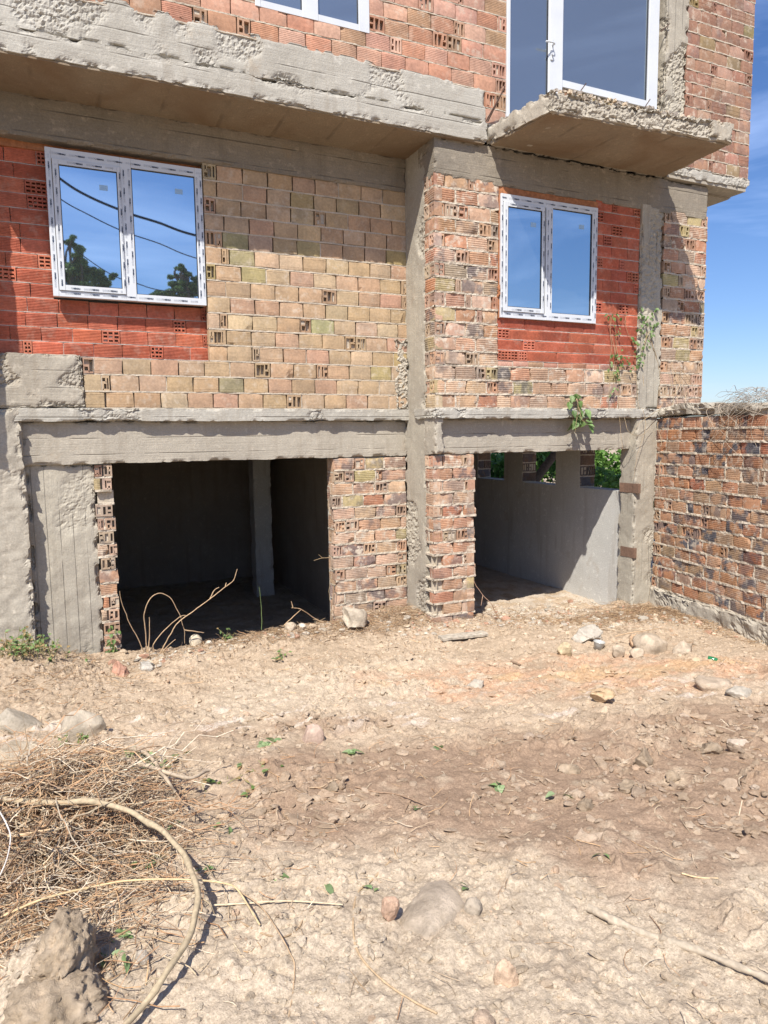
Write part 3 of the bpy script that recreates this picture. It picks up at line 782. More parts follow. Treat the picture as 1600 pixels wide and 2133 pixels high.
# upper window, white, no film
w = bpy.data.objects.new('window', None); COL.objects.link(w); w.location = (1.765, 6.35, 3.66); adopt(w, house); w['label'] = 'plain white upper window cut off by the photo edge'
f = MB(); y = YU + .02; z0, z1 = 3.665, 4.95
for a, b in ((1.765, 1.815), (2.19, 2.338), (2.73, 2.835)): frame_bar(f, a, b, y, y + .07, z0 - (.0), z1)
for a, b in ((1.815, 2.19), (2.338, 2.73)):
    box(f, a, b, y + .003, y + .07, z0 + .001, z0 + .055); box(f, a, b, y + .003, y + .07, z1 - .06, z1)
f.build('frame', M['pvc'], w)
pane('pane', 1.815, 2.19, 3.72, 4.89, y + .03, M['glass2'], w); pane('pane', 2.338, 2.73, 3.72, 4.89, y + .03, M['glass2'], w)
g = MB()
for a, b in ((1.815, 2.19), (2.338, 2.73)):
    box(g, a, a + .006, y + .02, y + .029, 3.72, 4.89); box(g, b - .006, b, y + .02, y + .029, 3.72, 4.89); box(g, a + .006, b - .006, y + .02, y + .029, 3.72, 3.726)
g.build('gasket', M['gasket'], w)
mb = MB(); box(mb, 1.7, 2.9, 6.44, 6.5, 3.55, 5.0); mb.build('inner_lining', M['conc'], house)
mb = MB(); box(mb, 4.3, 6.46, 6.42, 6.5, 3.08, 5.55); mb.build('inner_lining', M['conc'], house)
# balcony door with side light
d = bpy.data.objects.new('balcony_door', None); COL.objects.link(d); d.location = (4.34, YU, 3.09); adopt(d, house); d['label'] = 'white glazed balcony door with fixed side light above the broken slab'
f = MB(); y = YU + .004; z1 = 5.45
frame_bar(f, 4.337, 4.376, y, y + .07, 3.088, z1); frame_bar(f, 4.853, 5.04, y, y + .07, 3.10, z1, b=.012)
frame_bar(f, 6.215, 6.36, y, y + .07, 3.60, z1); box(f, 5.04, 6.215, y + .003, y + .07, 3.600, 3.668)
box(f, 4.376, 4.853, y + .003, y + .07, z1 - .08, z1); box(f, 5.04, 6.215, y + .003, y + .07, z1 - .08, z1)
f.build('frame', M['pvc'], d)
pane('pane', 4.376, 4.853, 3.09, z1 - .08, y + .03, M['glass2'], d); pane('pane', 5.04, 6.215, 3.668, z1 - .08, y + .03, M['glass2'], d)
g = MB(); box(g, 6.207, 6.214, y + .02, y + .029, 3.668, z1 - .08); box(g, 4.845, 4.852, y + .018, y + .029, 3.1, z1 - .08); box(g, 5.041, 5.046, y + .02, y + .029, 3.668, z1 - .08); box(g, 5.046, 6.207, y + .02, y + .029, 3.668, 3.674)
g.build('gasket', M['gasket'], d)
h = MB(); hx, hz = 4.885, 3.93
frame_bar(h, hx - .017, hx + .017, y - .012, y, hz - .1, hz + .09)
tube(h, [(hx, y - .01, hz + .04), (hx, y - .05, hz + .04)], .011, 8); tube(h, spline([(hx, y - .05, hz + .04), (hx - .04, y - .055, hz + .042), (hx - .11, y - .05, hz + .038)], 8), .009, 8)
tube(h, [(hx, y - .01, hz - .05), (hx, y - .03, hz - .05)], .014, 8)
h.build('handle', M['pvc'], d, True)
mb = MB()
for a, b in (((4.08, 6.30, 3.09), (4.20, 6.16, 3.36)), ((4.11, 6.31, 3.10), (4.225, 6.18, 3.40))):
    a, b = np.array(a), np.array(b); tube(mb, spline([a, (a + b) / 2 + [.004, -.01, .01], b], 8), .007, 6)
mb.build('rebar', M['steel'], house)
for wa, wb in (((6.38, YU, 4.42), (6.49, YU - .02, 4.52)), ((6.37, YU, 3.72), (6.48, YU - .02, 3.82)), ((5.27, YU, 3.60), (5.30, YU - .05, 3.66)), ((6.17, YU, 3.585), (6.20, YU - .05, 3.66))):
    mb = MB(); tube(mb, [wa, wb], .0055, 5); mb.build('anchor_wire', M['steel'], house)

# --- basement, left room
concrete('concrete_wall', (-1.6, -.262), (6.955, 7.25), (-2.3, .262), M['conc'], house, res=.016, rough=.012, honey=.012, hth=.25, hs=2, chip=.05, chipr=.04, seed=51)
concrete('concrete_panel', (-.27, .315), (7.105, 7.3), (-2.3, -.225), M['conc_v'], house, res=.016, rough=.008, honey=.01, hth=.3, chip=.06, chipr=.03, seed=52)
concrete('concrete_beam', (-.27, 3.54), (7.055, 7.3), (-.238, .152), M['conc_h'], house, res=.016, rough=.004, chip=.022, seed=53)
masonry('brick_wall', (0, 7.085, 0), FX, FN, .315, .462, -2.25, -.24, 'old', house, course=.122, bl=.16, jt=.016, ooze=.012, perp=.2, head=1, ends='rand', drop=[(.2, .5, -.56, -.46)],
        edge=lambda v, a, b: (a + .012 * math.sin(v * 31), b + .012 * math.sin(v * 23 + 1)), label='ragged jamb of broken hollow bricks with open cells')
masonry('brick_wall', (0, 7.06, 0), FX, FN, 2.665, 3.535, -2.25, -.245, 'old', house, course=.132, ooze=.011, perp=.5, jt=.016, head=.12,
        edge=lambda v, a, b: (a + .018 * math.sin(v * 37), b), label='weathered brick pier right of the wide basement opening')
masonry('brick_wall', (2.672, 7.26, 0), SX, SN, 0, .17, -2.25, -.245, 'old', house, ooze=.006, head=0, bl=.17)
mb = MB(); box(mb, 2.69, 3.5, 7.12, 7.3, -2.3, -.24); mb.build('inner_wall', M['plaster'], house)
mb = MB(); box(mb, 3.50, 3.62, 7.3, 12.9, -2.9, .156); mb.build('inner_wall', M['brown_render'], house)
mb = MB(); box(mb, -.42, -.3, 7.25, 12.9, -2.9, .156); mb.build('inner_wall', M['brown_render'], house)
WN = [(6.66, 7.42), (7.92, 8.70), (9.17, 9.93)]
mb = MB(); ys = [6.62] + [v for p in WN for v in p] + [12.9]
us = [(6.3, 6.55)]
box(mb, 6.3, 6.55, 6.62, 12.9, -2.6, -.735); mb.build('inner_wall', M['plaster'], house, label='grey rendered basement side wall below three small window holes')
for a, b in zip(ys[0::2], ys[1::2]):
    mb = MB(); box(mb, 6.3, 6.55, a, b, -.735, .156); mb.build('window_pier', M['plaster'], house)
for a, b in WN:
    mb = MB(); box(mb, 6.3, 6.55, a, b, -.02, .156); mb.build('lintel', M['plaster'], house)
for a, b in WN: masonry('window_jamb', (0, b - .012, 0), FX, FN, 6.305, 6.545, -.73, -.02, 'jamb_shade', house, course=.13, bl=.24, ooze=.008, head=.7, backd=.01)
concrete('basement_column', (2.86, 3.15), (11.2, 11.5), (-2.65, .156), M['plaster'], house, res=.05, rough=.004)
concrete('basement_floor', (-.35, 3.55), (7.06, 12.9), (-2.9, -2.62), M['conc'], house, res=.06, rough=.02, chip=0)
concrete('basement_floor', (3.56, 6.35), (6.5, 11.5), (-2.6, -2.30), M['conc'], house, res=.05, rough=.02, chip=0)
# --- basement, right bay
concrete('concrete_beam', (3.60, 6.24), (6.455, 6.7), (-.212, .157), M['conc_h'], house, res=.014, rough=.004, chip=.02, seed=61)
concrete('concrete_block', (3.52, 3.62), (6.36, 6.6), (-.212, .157), M['conc'], house, res=.014, rough=.006, chip=.03, seed=62)
hole = [(3.5, 3.66, -1.35, -1.22), (3.5, 3.62, -1.62, -1.47), (3.5, 3.6, -1.9, -1.75)]
masonry('brick_wall', (0, 6.425, 0), FX, FN, 3.535, 4.04, -2.06, -.218, 'old', house, course=.132, ooze=.012, perp=.55, jt=.018, head=.1, drop=hole, edge=lambda v, a, b: (a, b + .014 * math.sin(v * 29)), label='weathered brick pier between the two basement openings, bricks missing at its foot')
masonry('brick_wall', (3.528, 6.59, 0), SX, SN, 0, .165, -2.06, -.218, 'old', house, course=.132, ooze=.01, perp=.4, jt=.018, head=0, bl=.165, drop=[(0, .3, -1.36, -1.2), (0, .3, -1.9, -1.46)])
masonry('brick_wall', (4.032, 6.425, 0), (0, 1, 0), (1, 0, 0), 0, .2, -2.06, -.218, 'old', house, course=.132, ooze=.006, head=0, bl=.2)
mb = MB(); box(mb, 3.6, 3.98, 6.49, 6.62, -2.2, -.22); mb.build('inner_wall', M['mortar'], house)
concrete('concrete_footing', (3.58, 4.02), (6.39, 6.62), (-2.35, -2.05), M['conc'], house, res=.016, rough=.012, honey=.01, hth=.2, chip=.05, seed=64)

# ------------------------------------------------------------------ boundary wall at the right, running towards the camera
fence = thing('boundary_wall', 'old boundary wall of scorched hollow bricks running forward from the house at the right', 'wall', (6.4, 5.4, -2.05))
FO = np.array([6.562, 6.36, 0]); FU = np.array([-.174, -1, 0]); FU /= np.linalg.norm(FU); FNn = np.cross(FU, AZ)
masonry('brickwork', FO, FU, FNn, -.02, 4.35, -1.90, .16, 'fence', fence, course=.136, bl=.25, jt=.018, ooze=.012, perp=.55, ends='rand')
def fwarp(V):  # local u, n, z
    return FO + V[:, :1] * FU + V[:, 1:2] * FNn + np.stack([V[:, 0] * 0, V[:, 0] * 0, V[:, 2]], 1)
concrete('coping', (-.03, 4.4), (-.45, .035), (.16, .285), M['conc'], fence, res=.02, rough=.012, chip=.06, chipr=.05, seed=71, warp=lambda V: fwarp(V + np.stack([V[:, 0] * 0, V[:, 0] * 0, .02 * np.sin(V[:, 0] * 3)], 1)))
concrete('footing', (-.03, 4.4), (-.3, .05), (-2.6, -1.905), M['conc'], fence, res=.02, rough=.015, honey=.02, hth=-.05, hs=2, hscale=30, chip=.04, seed=72, warp=fwarp)
mb = MB(); box(mb, -.03, 4.4, -.4, -.06, -2.4, .15); mb.v = [fwarp(v) for v in mb.v]; mb.build('core', M['conc'], fence)

# ------------------------------------------------------------------ the ground
def gs(x, y, cx, cy, sx, sy): return np.exp(-((x - cx) / sx) ** 2 - ((y - cy) / sy) ** 2)
def zones(x, y):
    P = np.stack([x, y, x * 0], 1)
    f = x * .4195 + y * .9077; r = x * .9077 - y * .4195
    wob = fbm(P, 1.1, 4, 101) * .35; w2 = fbm(P, 4, 4, 107) * .25
    top = 3.95 + .05 * r; bot = 2.72 - .14 * r
    damp = smooth(-.25, .2, np.minimum.reduce([top - f, f - bot, (r + .62) * .9]) + wob * .7 + w2 * .6)
    damp = np.maximum(damp, .8 * smooth(-.1, .1, .16 - np.hypot((f - 4.25) * 1.3, (r + .55) * .28) + w2 * .5))
    orange = smooth(0, .5, 1 - np.hypot((f - 5.15) / .75, (r - 1.2) / 2.1) + wob * .9 + w2 * .5)
    pale = smooth(-.1, .5, 1 - np.hypot((f - 5.2) / .9, (r + .4) / 1.6) + wob * .8 + w2 * .5)
    return f, r, damp, orange, pale
def ground_h(x, y, detail=True, Z=None):
    x = np.asarray(x, float); y = np.asarray(y, float)
    z = -1.62 - .1 * np.clip(y - 2, 0, 4.2)
    z = z + .26 * gs(x, y, -.5, 6.75, .55, .75) + .13 * gs(x, y, 3.25, 6.85, .6, .4) + .05 * gs(x, y, 1.9, 6.75, .7, .22)
    z = z - .16 * gs(x, y, 5.4, 6.5, .75, .7) + .06 * gs(x, y, 6.3, 5.4, .35, .9) + .12 * gs(x, y, -.15, 3.4, .5, .55) + .13 * gs(x, y, -.13, 2.28, .13, .2)
    inside = smooth(6.98, 7.15, y) * smooth(-1.7, -1.5, x) * smooth(3.75, 3.6, x) * smooth(15, 13.5, y)
    ins2 = smooth(6.5, 6.85, y) * smooth(3.6, 3.75, x) * smooth(6.6, 6.45, x) * smooth(15, 13.5, y)
    z = z - 1.0 * inside + (-2.215 - z) * ins2
    fd = (6.562 - .174 * (6.36 - y)) - x
    wf = smooth(.95, .12, fd) * smooth(6.5, 6.2, y) * smooth(2.6, 3.6, y); z = z + (-2.10 - z) * wf
    P = np.stack([x, y, x * 0], 1)
    z = z + fbm(P, .9, 3, 201) * .035
    if detail:
        near = smooth(9, 7.5, y) * smooth(-3, -2, x) * smooth(8.5, 7.5, x)
        f, r, damp, orange, pale = Z if Z is not None else zones(x, y)
        n1 = fbm(P, 4.5, 3, 211); n2 = fbm(P, 16, 3, 221)
        z = z + near * (n1 * .022 + n2 * .011 * (1 - .3 * damp))
        rid = 1 - np.abs(fbm(P * [1, 1.5, 1], 9, 3, 231)); rid = smooth(.72, 1.0, rid)
        clod = smooth(.12, .5, fbm(P, 3.2, 4, 241, .6))
        z = z + near * (rid * clod * .03 + clod * .012 * (.5 + damp))
        v1, i1 = voro(P, 26, 251); z = z + near * (1 - damp * .8) * np.clip(.55 - v1, 0, .5) * .024 * (i1 > .35)
        v2, i2 = voro(P, 60, 261); z = z + near * (1 - damp * .6) * np.clip(.55 - v2, 0, .5) * .011 * (i2 > .3)
    return z
def axis(parts):
    out = [np.array([parts[0][0]])]
    for a, b, s in parts: out.append(np.linspace(a, b, max(1, int(round((b - a) / s))) + 1)[1:])
    return np.concatenate(out)
gx = axis([(-900, -100, 200), (-100, -10, 15), (-10, -2, .5), (-2, -.75, .03), (-.75, 3.2, .0085), (3.2, 6.7, .0125), (6.7, 9, .1), (9, 20, 1), (20, 100, 16), (100, 900, 200)])
gy = axis([(-900, -100, 200), (-100, -10, 15), (-10, 0, 1), (0, 1.0, .05), (1.0, 2.6, .0065), (2.6, 4.6, .010), (4.6, 7.0, .014), (7.0, 7.8, .025), (7.8, 9, .1), (9, 20, 1), (20, 100, 16), (100, 900, 200)])
A, B = np.meshgrid(gx, gy, indexing='ij'); X, Y = A.ravel(), B.ravel()
Zn = zones(X, Y); f_, r_, damp, orange, pale = Zn
H = ground_h(X, Y, True, Zn)
P = np.stack([X, Y, X * 0], 1)
c = np.tile(np.array([.58, .475, .35]), (len(X), 1))
def mixc(c, m, col): return c + (np.array(col) - c) * np.clip(m, 0, 1)[:, None]
n_a = fbm(P, 2.2, 4, 301); n_b = fbm(P, 7, 4, 311, .6)
c = mixc(c, smooth(-.2, .5, n_a) * .5, (.50, .40, .285))
c = mixc(c, pale * .75, (.64, .55, .42)); c = mixc(c, orange * smooth(-.5, .3, n_b) * .9, (.64, .43, .285))
c = mixc(c, orange * smooth(.25, .5, fbm(P, 3.0, 3, 321)) * .45, (.64, .45, .24))
near_g = smooth(3.0, 2.3, f_); c = mixc(c, near_g * .75, (.60, .52, .40))
dm = damp * smooth(-.55, .15, -n_b + .25); c = mixc(c, dm * .85, (.37, .265, .185))
streak = smooth(.5, .72, fbm(P * [1, 2.6, 1] + [0, 0, 3], 5, 3, 331)) * smooth(.0, .5, 1 - np.abs(f_ - 4.55) / .45); c = mixc(c, streak * .8, (.74, .66, .56))
humus = smooth(.1, .5, gs(X, Y, 5.9, 6.0, .7, .4) + fbm(P, 5, 4, 341) * .35); c = mixc(c, humus * .7, (.30, .22, .15))
c = mixc(c, smooth(6.5, 6.7, Y) * smooth(4.0, 4.2, X) * smooth(-.2, .3, fbm(P, 6, 4, 361) + .3) * .85, (.66, .59, .49))
c = mixc(c, smooth(.2, .7, gs(X, Y, 3.3, 6.7, .8, .35) + fbm(P, 5, 4, 351) * .3) * .6, (.36, .27, .18))
c = c * np.array([.76, .73, .715])
mb = MB(); mb.add(np.stack([X, Y, H], 1), gridfaces(len(gx), len(gy)), col=c)
g = struct(mb.build('ground', M['ground'], None, True))
HG = H.reshape(len(gx), len(gy))
def gzv(x, y):
    """height of the finished ground surface, read off its own grid"""
    x = np.asarray(x, float); y = np.asarray(y, float)
    i = np.clip(np.searchsorted(gx, x) - 1, 0, len(gx) - 2); j = np.clip(np.searchsorted(gy, y) - 1, 0, len(gy) - 2)
    a = (x - gx[i]) / (gx[i + 1] - gx[i]); b = (y - gy[j]) / (gy[j + 1] - gy[j])
    return (HG[i, j] * (1 - a) + HG[i + 1, j] * a) * (1 - b) + (HG[i, j + 1] * (1 - a) + HG[i + 1, j + 1] * a) * b
def gcolv(x, y):
    i = np.clip(np.searchsorted(gx, x), 0, len(gx) - 1); j = np.clip(np.searchsorted(gy, y), 0, len(gy) - 1)
    return c.reshape(len(gx), len(gy), 3)[i, j]
def gz(x, y): return float(gzv([x], [y])[0])
def onG(px, py, lift=0.0):
    v = ray(px, py); z = -1.85
    for k in range(20):
        p = v * ((z + lift) / v[2]); z = .5 * z + .5 * gz(p[0], p[1])
    return np.array([p[0], p[1], gz(p[0], p[1]) + lift])

# ------------------------------------------------------------------ stones
import bmesh
def ico(sub):
    bm = bmesh.new(); bmesh.ops.create_icosphere(bm, subdivisions=sub, radius=1)
    V = np.array([v.co[:] for v in bm.verts]); F = np.array([[v.index for v in f.verts] for f in bm.faces]); bm.free(); return V, F
ICO = {s: ico(s) for s in (1, 2, 3, 4, 5)}
def stone_shape(sub, dims, seed, ang=.5, rough=.06):
    V, F = ICO[sub]; V = V.copy(); r = np.random.default_rng(seed)
    for k in range(13):                      # cleave with random planes
        n = r.normal(0, 1, 3); n /= np.linalg.norm(n); d = r.uniform(.5, .88)
        s = V @ n - d; V = V - np.clip(s, 0, None)[:, None] * n * ang * 1.6
    d = fbm(V + seed, 1.6, 3, 5) * .07 + fbm(V + seed, 6, 4, 6) * rough
    V = V * (1 + d)[:, None]
    return V * np.array(dims), F
def rotz(V, a): ca, sa = math.cos(a), math.sin(a); return np.stack([V[:, 0] * ca - V[:, 1] * sa, V[:, 0] * sa + V[:, 1] * ca, V[:, 2]], 1)
def rock(name, label, px, py, wpx, hpx, col, cat='stone', sink=.35, seed=0, ang=.6, deep=None, rough=.06, sub=4, rot=None, group=None, mat='stone', crumb=0):
    p = onG(px, py + hpx * .35); t = p.dot(FW); k = t / F_PX
    a = wpx * k * .5; hz = hpx * k * .75; dp = deep or a * .8
    V, F = stone_shape(sub, (a, dp, hz), seed, ang, rough); V = V * (1 + crumb * (.35 - np.clip(voro(V / a + seed, 4.5, 9)[0], 0, .8)) + crumb * .6 * (.35 - np.clip(voro(V / a + seed, 9.5, 19)[0], 0, .8)))[:, None]; V = rotz(V, -.42 if rot is None else rot)
    zb = gz(p[0], p[1]); p = p + np.array([.42, .907, 0]) * dp * .4
    base = np.array([p[0], p[1], zb]); V[:, 2] += hz * (1 - 2 * sink)
    cv = np.clip(np.array(col) * (1 + fbm(V * (1 / max(a, .02)) + seed, 2.2, 4, 77)[:, None] * .28), .02, .9)
    mb = MB(); mb.add(V, F, col=cv)
    o = mb.build(name, M[mat], None, True); o.location = base
    return tag(o, label, cat, group)
pale_, grey_, pink_, tan_ = (.42, .345, .26), (.40, .36, .30), (.47, .32, .23), (.50, .36, .22)
rock('concrete_chunk', 'pale jagged concrete chunk at the pier foot right of the wide opening', 735, 1295, 62, 48, (.44, .38, .30), 'rubble', .25, 1, .9)
rock('concrete_chunk', 'flat grey broken concrete slab piece lying in front of the narrow opening', 1232, 1322, 78, 40, (.44, .40, .34), 'rubble', .4, 2, .9)
rock('rock', 'largest pale boulder of the stone row in front of the boundary wall', 1360, 1345, 75, 44, pale_, 'stone', .3, 3)
rock('rock', 'orange tinted stone at the left side of the pale stone row', 1328, 1338, 40, 34, (.48, .33, .21), 'stone', .3, 4)
rock('rock', 'small cream stone just left of the pale stone row', 1288, 1360, 34, 26, pale_, 'stone', .35, 5)
rock('rock', 'cream stone at the right end of the pale stone row', 1426, 1352, 46, 32, pale_, 'stone', .35, 6)
rock('rock', 'small flat cream stone before the biggest stone of the row', 1330, 1362, 34, 18, pale_, 'stone', .35, 66)
rock('rock', 'yellowish rounded stone between the wooden board and the stone row', 1175, 1355, 34, 28, (.48, .39, .25), 'stone', .35, 7)
rock('rock', 'wide pinkish boulder half buried at the right edge of the yard', 1490, 1420, 84, 46, (.41, .33, .25), 'stone', .55, 8)
rock('rock', 'low grey slab of stone just right of the pinkish boulder', 1546, 1446, 60, 24, grey_, 'stone', .42, 9)
rock('rock', 'tan block with a rust brown shaded side lying alone on the orange dirt', 1258, 1458, 52, 24, tan_, 'stone', .12, 10, .95)
rock('rock', 'smaller grey stone in the orange dirt left of the tan block', 992, 1424, 42, 22, grey_, 'stone', .4, 11)
rock('boulder', 'big rounded grey boulder behind the dry straw heap', 172, 1512, 105, 70, (.40, .345, .27), 'stone', .5, 12)
rock('boulder', 'big grey boulder at the left edge behind the straw heap', 30, 1500, 125, 70, (.37, .325, .26), 'stone', .52, 13)
rock('boulder', 'grey stone lower at the left edge, partly covered by the straw heap', 35, 1570, 100, 56, (.40, .335, .25), 'stone', .5, 14)
rock('stone_fragment', 'pink brick coloured fragment at the left corner of the wide opening', 250, 1398, 46, 28, (.45, .26, .19), 'stone', .25, 15, .95)
rock('stone_fragment', 'thin grey slab fragment beside the pink fragment at the opening', 306, 1388, 46, 20, (.44, .41, .36), 'stone', .3, 16, .9)
rock('rock', 'rounded white stone on the threshold of the wide opening', 408, 1338, 30, 22, (.52, .45, .34), 'stone', .3, 17, .3)
rock('rock', 'small cream stone right of the middle of the wide opening threshold', 606, 1308, 26, 18, pale_, 'stone', .25, 18, .4)
rock('rock', 'knobbly pinkish stone in the middle of the yard above the brown damp soil', 648, 1532, 54, 44, (.46, .34, .27), 'stone', .4, 19)
rock('rock', 'fist sized pink stone beside the large buried grey rock', 812, 1902, 48, 46, pink_, 'stone', .25, 20, .5, sub=5)
rock('boulder', 'large smooth grey rock lying buried in the foreground dirt', 905, 1902, 185, 80, (.43, .355, .275), 'stone', .78, 21, .35, .22, sub=5, rough=.04)
rock('rock', 'oval pink stone standing out of the gravel at the bottom', 1056, 2032, 54, 56, (.47, .34, .24), 'stone', .45, 22, .4, sub=5)
rock('rock', 'round pale grey pebble inside the loop of the thick vine', 296, 1998, 32, 27, (.42, .37, .31), 'stone', .3, 23, .3)
rock('rock', 'white quartz like stone at the right above the damp soil', 1540, 1545, 48, 22, (.48, .40, .32), 'stone', .5, 24)
rock('rock', 'grey stone lump right of the large buried rock', 990, 1888, 44, 34, (.38, .32, .25), 'stone', .45, 25)
rock('rock', 'small pale pink stone at the bottom edge right of the middle', 1015, 2128, 60, 40, (.46, .35, .26), 'stone', .5, 26)
rock('soil_clod', 'big crumbling clod of grey earth in the bottom left corner', 120, 1980, 150, 115, (.36, .285, .205), 'clod', .5, 27, .32, .16, .12, 5, crumb=.2)
rock('soil_clod', 'second crumbling clod of earth at the bottom edge below the big one', 85, 2095, 235, 125, (.36, .285, .205), 'clod', .55, 28, .3, .16, .12, 5, crumb=.2)
for i, (px, py, w_, h_) in enumerate([(1345, 1580, 60, 46), (1310, 1640, 46, 30), (1190, 1600, 50, 30), (1400, 1620, 40, 26), (690, 1640, 50, 30), (1480, 1560, 60, 30), (1225, 1680, 44, 24)]):
    rock('soil_clod', ['upright dark clod of damp soil at the right of the yard', 'wide dark clod below the upright one in the damp soil', 'grey brown clod left of the upright clod', 'small clod right of the wide dark clod', 'flat grey clod left in the damp soil, near the broken twigs', 'clod below the white stone at the right', 'lowest small clod in the middle of the damp soil'][i],
         px, py, w_, h_, (.31, .24, .17), 'clod', .45, 40 + i, .8, None, .14, 4, crumb=.18)

# gravel and crumbs nobody could count
mb = MB(); N_ = 15000
GX, GY = rng.uniform(-.8, 6.3, N_ * 3), rng.uniform(1.05, 7.5, N_ * 3)
kb = (GY < 6.9) | ((GX > 4.1) & (GX < 6.2))
fz = zones(GX, GY); near = (fz[0] < 3.2)
keep = rng.random(N_ * 3) < np.where(near, .9, .25) * (1 - fz[2] * .55)
ok = (fz[1] > -fz[0] * .62) & (fz[1] < fz[0] * .62)
keep &= ok & kb; GX, GY = GX[keep], GY[keep]; GH = gzv(GX, GY); fz = [q[keep] for q in fz]
gcol = gcolv(GX, GY)
pal = np.array([(.50, .43, .33), (.44, .37, .28), (.40, .35, .29), (.55, .40, .28), (.58, .52, .43), (.37, .29, .21), (.45, .27, .17)])
for i in range(min(len(GX), 20000)):
    r = min(.022, .0032 + rng.exponential(.0042)) * (1 if fz[0][i] < 3.3 else 1.4)
    V, F = ICO[1] if r < .011 else ICO[2]
    d = rng.normal(0, .17, len(V)); sc = np.array([1, rng.uniform(.6, 1), rng.uniform(.4, .8)]) * r
    V = rotz(V * (1 + d)[:, None] * sc, rng.uniform(0, 6.28)) + [GX[i], GY[i], GH[i] + r * rng.uniform(-.2, .25)]
    col = (.35 * pal[rng.choice(7, p=[.28, .26, .16, .09, .04, .13, .04])] + .65 * gcol[i]) * rng.uniform(.85, 1.2)
    mb.add(V, F, col=col)
tag(mb.build('gravel', M['stone']), 'loose gravel and crumbs of dirt spread over the yard', 'gravel', kind='stuff')

# flakes of dried soil on the damp patch
mb = MB()
fx, fy = rng.uniform(-.6, 5.8, 16000), rng.uniform(1.2, 6.6, 16000)
q = zones(fx, fy); kp = rng.random(16000) < (.10 + .85 * smooth(.2, .8, q[2])) * (np.abs(q[1]) < q[0] * .62)
cl = fbm(np.stack([fx, fy, fx * 0], 1), 2.5, 4, 241, .6); kp &= rng.random(16000) < smooth(-.2, .5, cl)
fx, fy = fx[kp], fy[kp]; fcol = gcolv(fx, fy); fh = gzv(fx, fy)
for i in range(min(len(fx), 3200)):
    V, F = ICO[2]; s = rng.uniform(.008, .034) * (1 if rng.random() < .9 else 1.6)
    V = V * np.array([s, s * rng.uniform(.4, .8), s * rng.uniform(.18, .4)])
    V = V + fbm(V + i, 40, 3, 7)[:, None] * np.array([.4, .4, .3]) * s
    a = rng.uniform(-.6, .6); V = np.stack([V[:, 0], V[:, 1] * math.cos(a) - V[:, 2] * math.sin(a), V[:, 1] * math.sin(a) + V[:, 2] * math.cos(a)], 1)
    V = rotz(V, rng.uniform(0, 6.28)) + [fx[i], fy[i], fh[i] + s * .15]
    mb.add(V, F, col=(.6 * fcol[i] + .4 * np.array([(.36, .29, .21), (.31, .24, .17), (.41, .34, .26)][rng.integers(3)])) * rng.uniform(.9, 1.25))
tag(mb.build('soil_flakes', M['stone']), 'dry crumbly flakes of soil strewn on the brown damp patch', 'soil', kind='stuff')

# broken bits of concrete and render along both thresholds
mb = MB()
for (n_, ax, ay, sx, sy) in ((520, 4.85, 6.25, .55, .22), (260, 5.3, 5.75, .5, .22), (240, 2.1, 6.72, .6, .12), (130, .9, 6.65, .35, .15), (140, 3.55, 6.45, .35, .2), (160, 5.2, 6.8, .5, .25), (160, 5.95, 5.6, .25, .3)):
    x = rng.normal(ax, sx, n_); y = np.where(x > 4.1, rng.normal(ay, sy, n_), np.minimum(rng.normal(ay, sy, n_), 6.92)); x = np.minimum(x, 6.2); h_ = gzv(x, y)
    for i in range(n_):
        r = min(.06, .010 + rng.exponential(.011)); V, F = ICO[2]; V = V.copy()
        for q in range(6):
            n = rng.normal(0, 1, 3); n /= np.linalg.norm(n); sd = V @ n - rng.uniform(.4, .8); V = V - np.clip(sd, 0, None)[:, None] * n
        V = rotz(V * np.array([1, rng.uniform(.5, 1), rng.uniform(.3, .7)]) * r, rng.uniform(0, 6.28)) + [x[i], y[i], h_[i] + r * .15]
        mb.add(V, F, col=np.array(random.choice([(.46, .41, .34), (.52, .46, .37), (.40, .36, .30), (.50, .40, .29), (.55, .50, .42), (.45, .27, .19)])) * rng.uniform(.75, 1.1))
tag(mb.build('rubble', M['stone']), 'pale broken concrete bits strewn along the thresholds of both openings', 'rubble', kind='stuff')

# ------------------------------------------------------------------ straw and litter
def stem(mb, p, ang, ln, r, col, curl=.3, rise=0.0, n=5, hf=None):
    a = ang + np.linspace(0, 1, n) * rng.normal(0, curl)
    st = ln / (n - 1)
    x = p[0] + np.concatenate([[0], np.cumsum(np.cos(a[:-1]) * st)]); y = p[1] + np.concatenate([[0], np.cumsum(np.sin(a[:-1]) * st)])
    z = p[2] + np.linspace(0, rise, n) + rng.normal(0, ln * .03, n)
    tube(mb, np.stack([x, y, z], 1), np.linspace(r, r * .6, n), 3, col=col, cap=False)
strawc = [(.50, .325, .18), (.43, .25, .135), (.54, .43, .29), (.34, .225, .14), (.60, .50, .37), (.44, .33, .22)]
mb = MB()
cx, cy = onG(95, 1690)[:2]
n_ = 0
while n_ < 8500:
    u, v = rng.normal(0, 1, 2)
    x = cx + .30 * u - .08; y = cy + .46 * v + .02
    e = math.exp(-((x - cx) / .42) ** 2 - ((y - cy) / .5) ** 2)
    if x > cx + .62: continue
    z = float(-1.62 - .1 * max(y - 2, 0) + .10 * e) + rng.random() ** 1.3 * .27 * e + .012
    stem(mb, (x, y, z), rng.uniform(0, 6.28), rng.uniform(.05, .28), rng.uniform(.0009, .0027), np.array(random.choice(strawc)) * .92 * rng.uniform(.8, 1.2), .9, rng.normal(0, .03)); n_ += 1
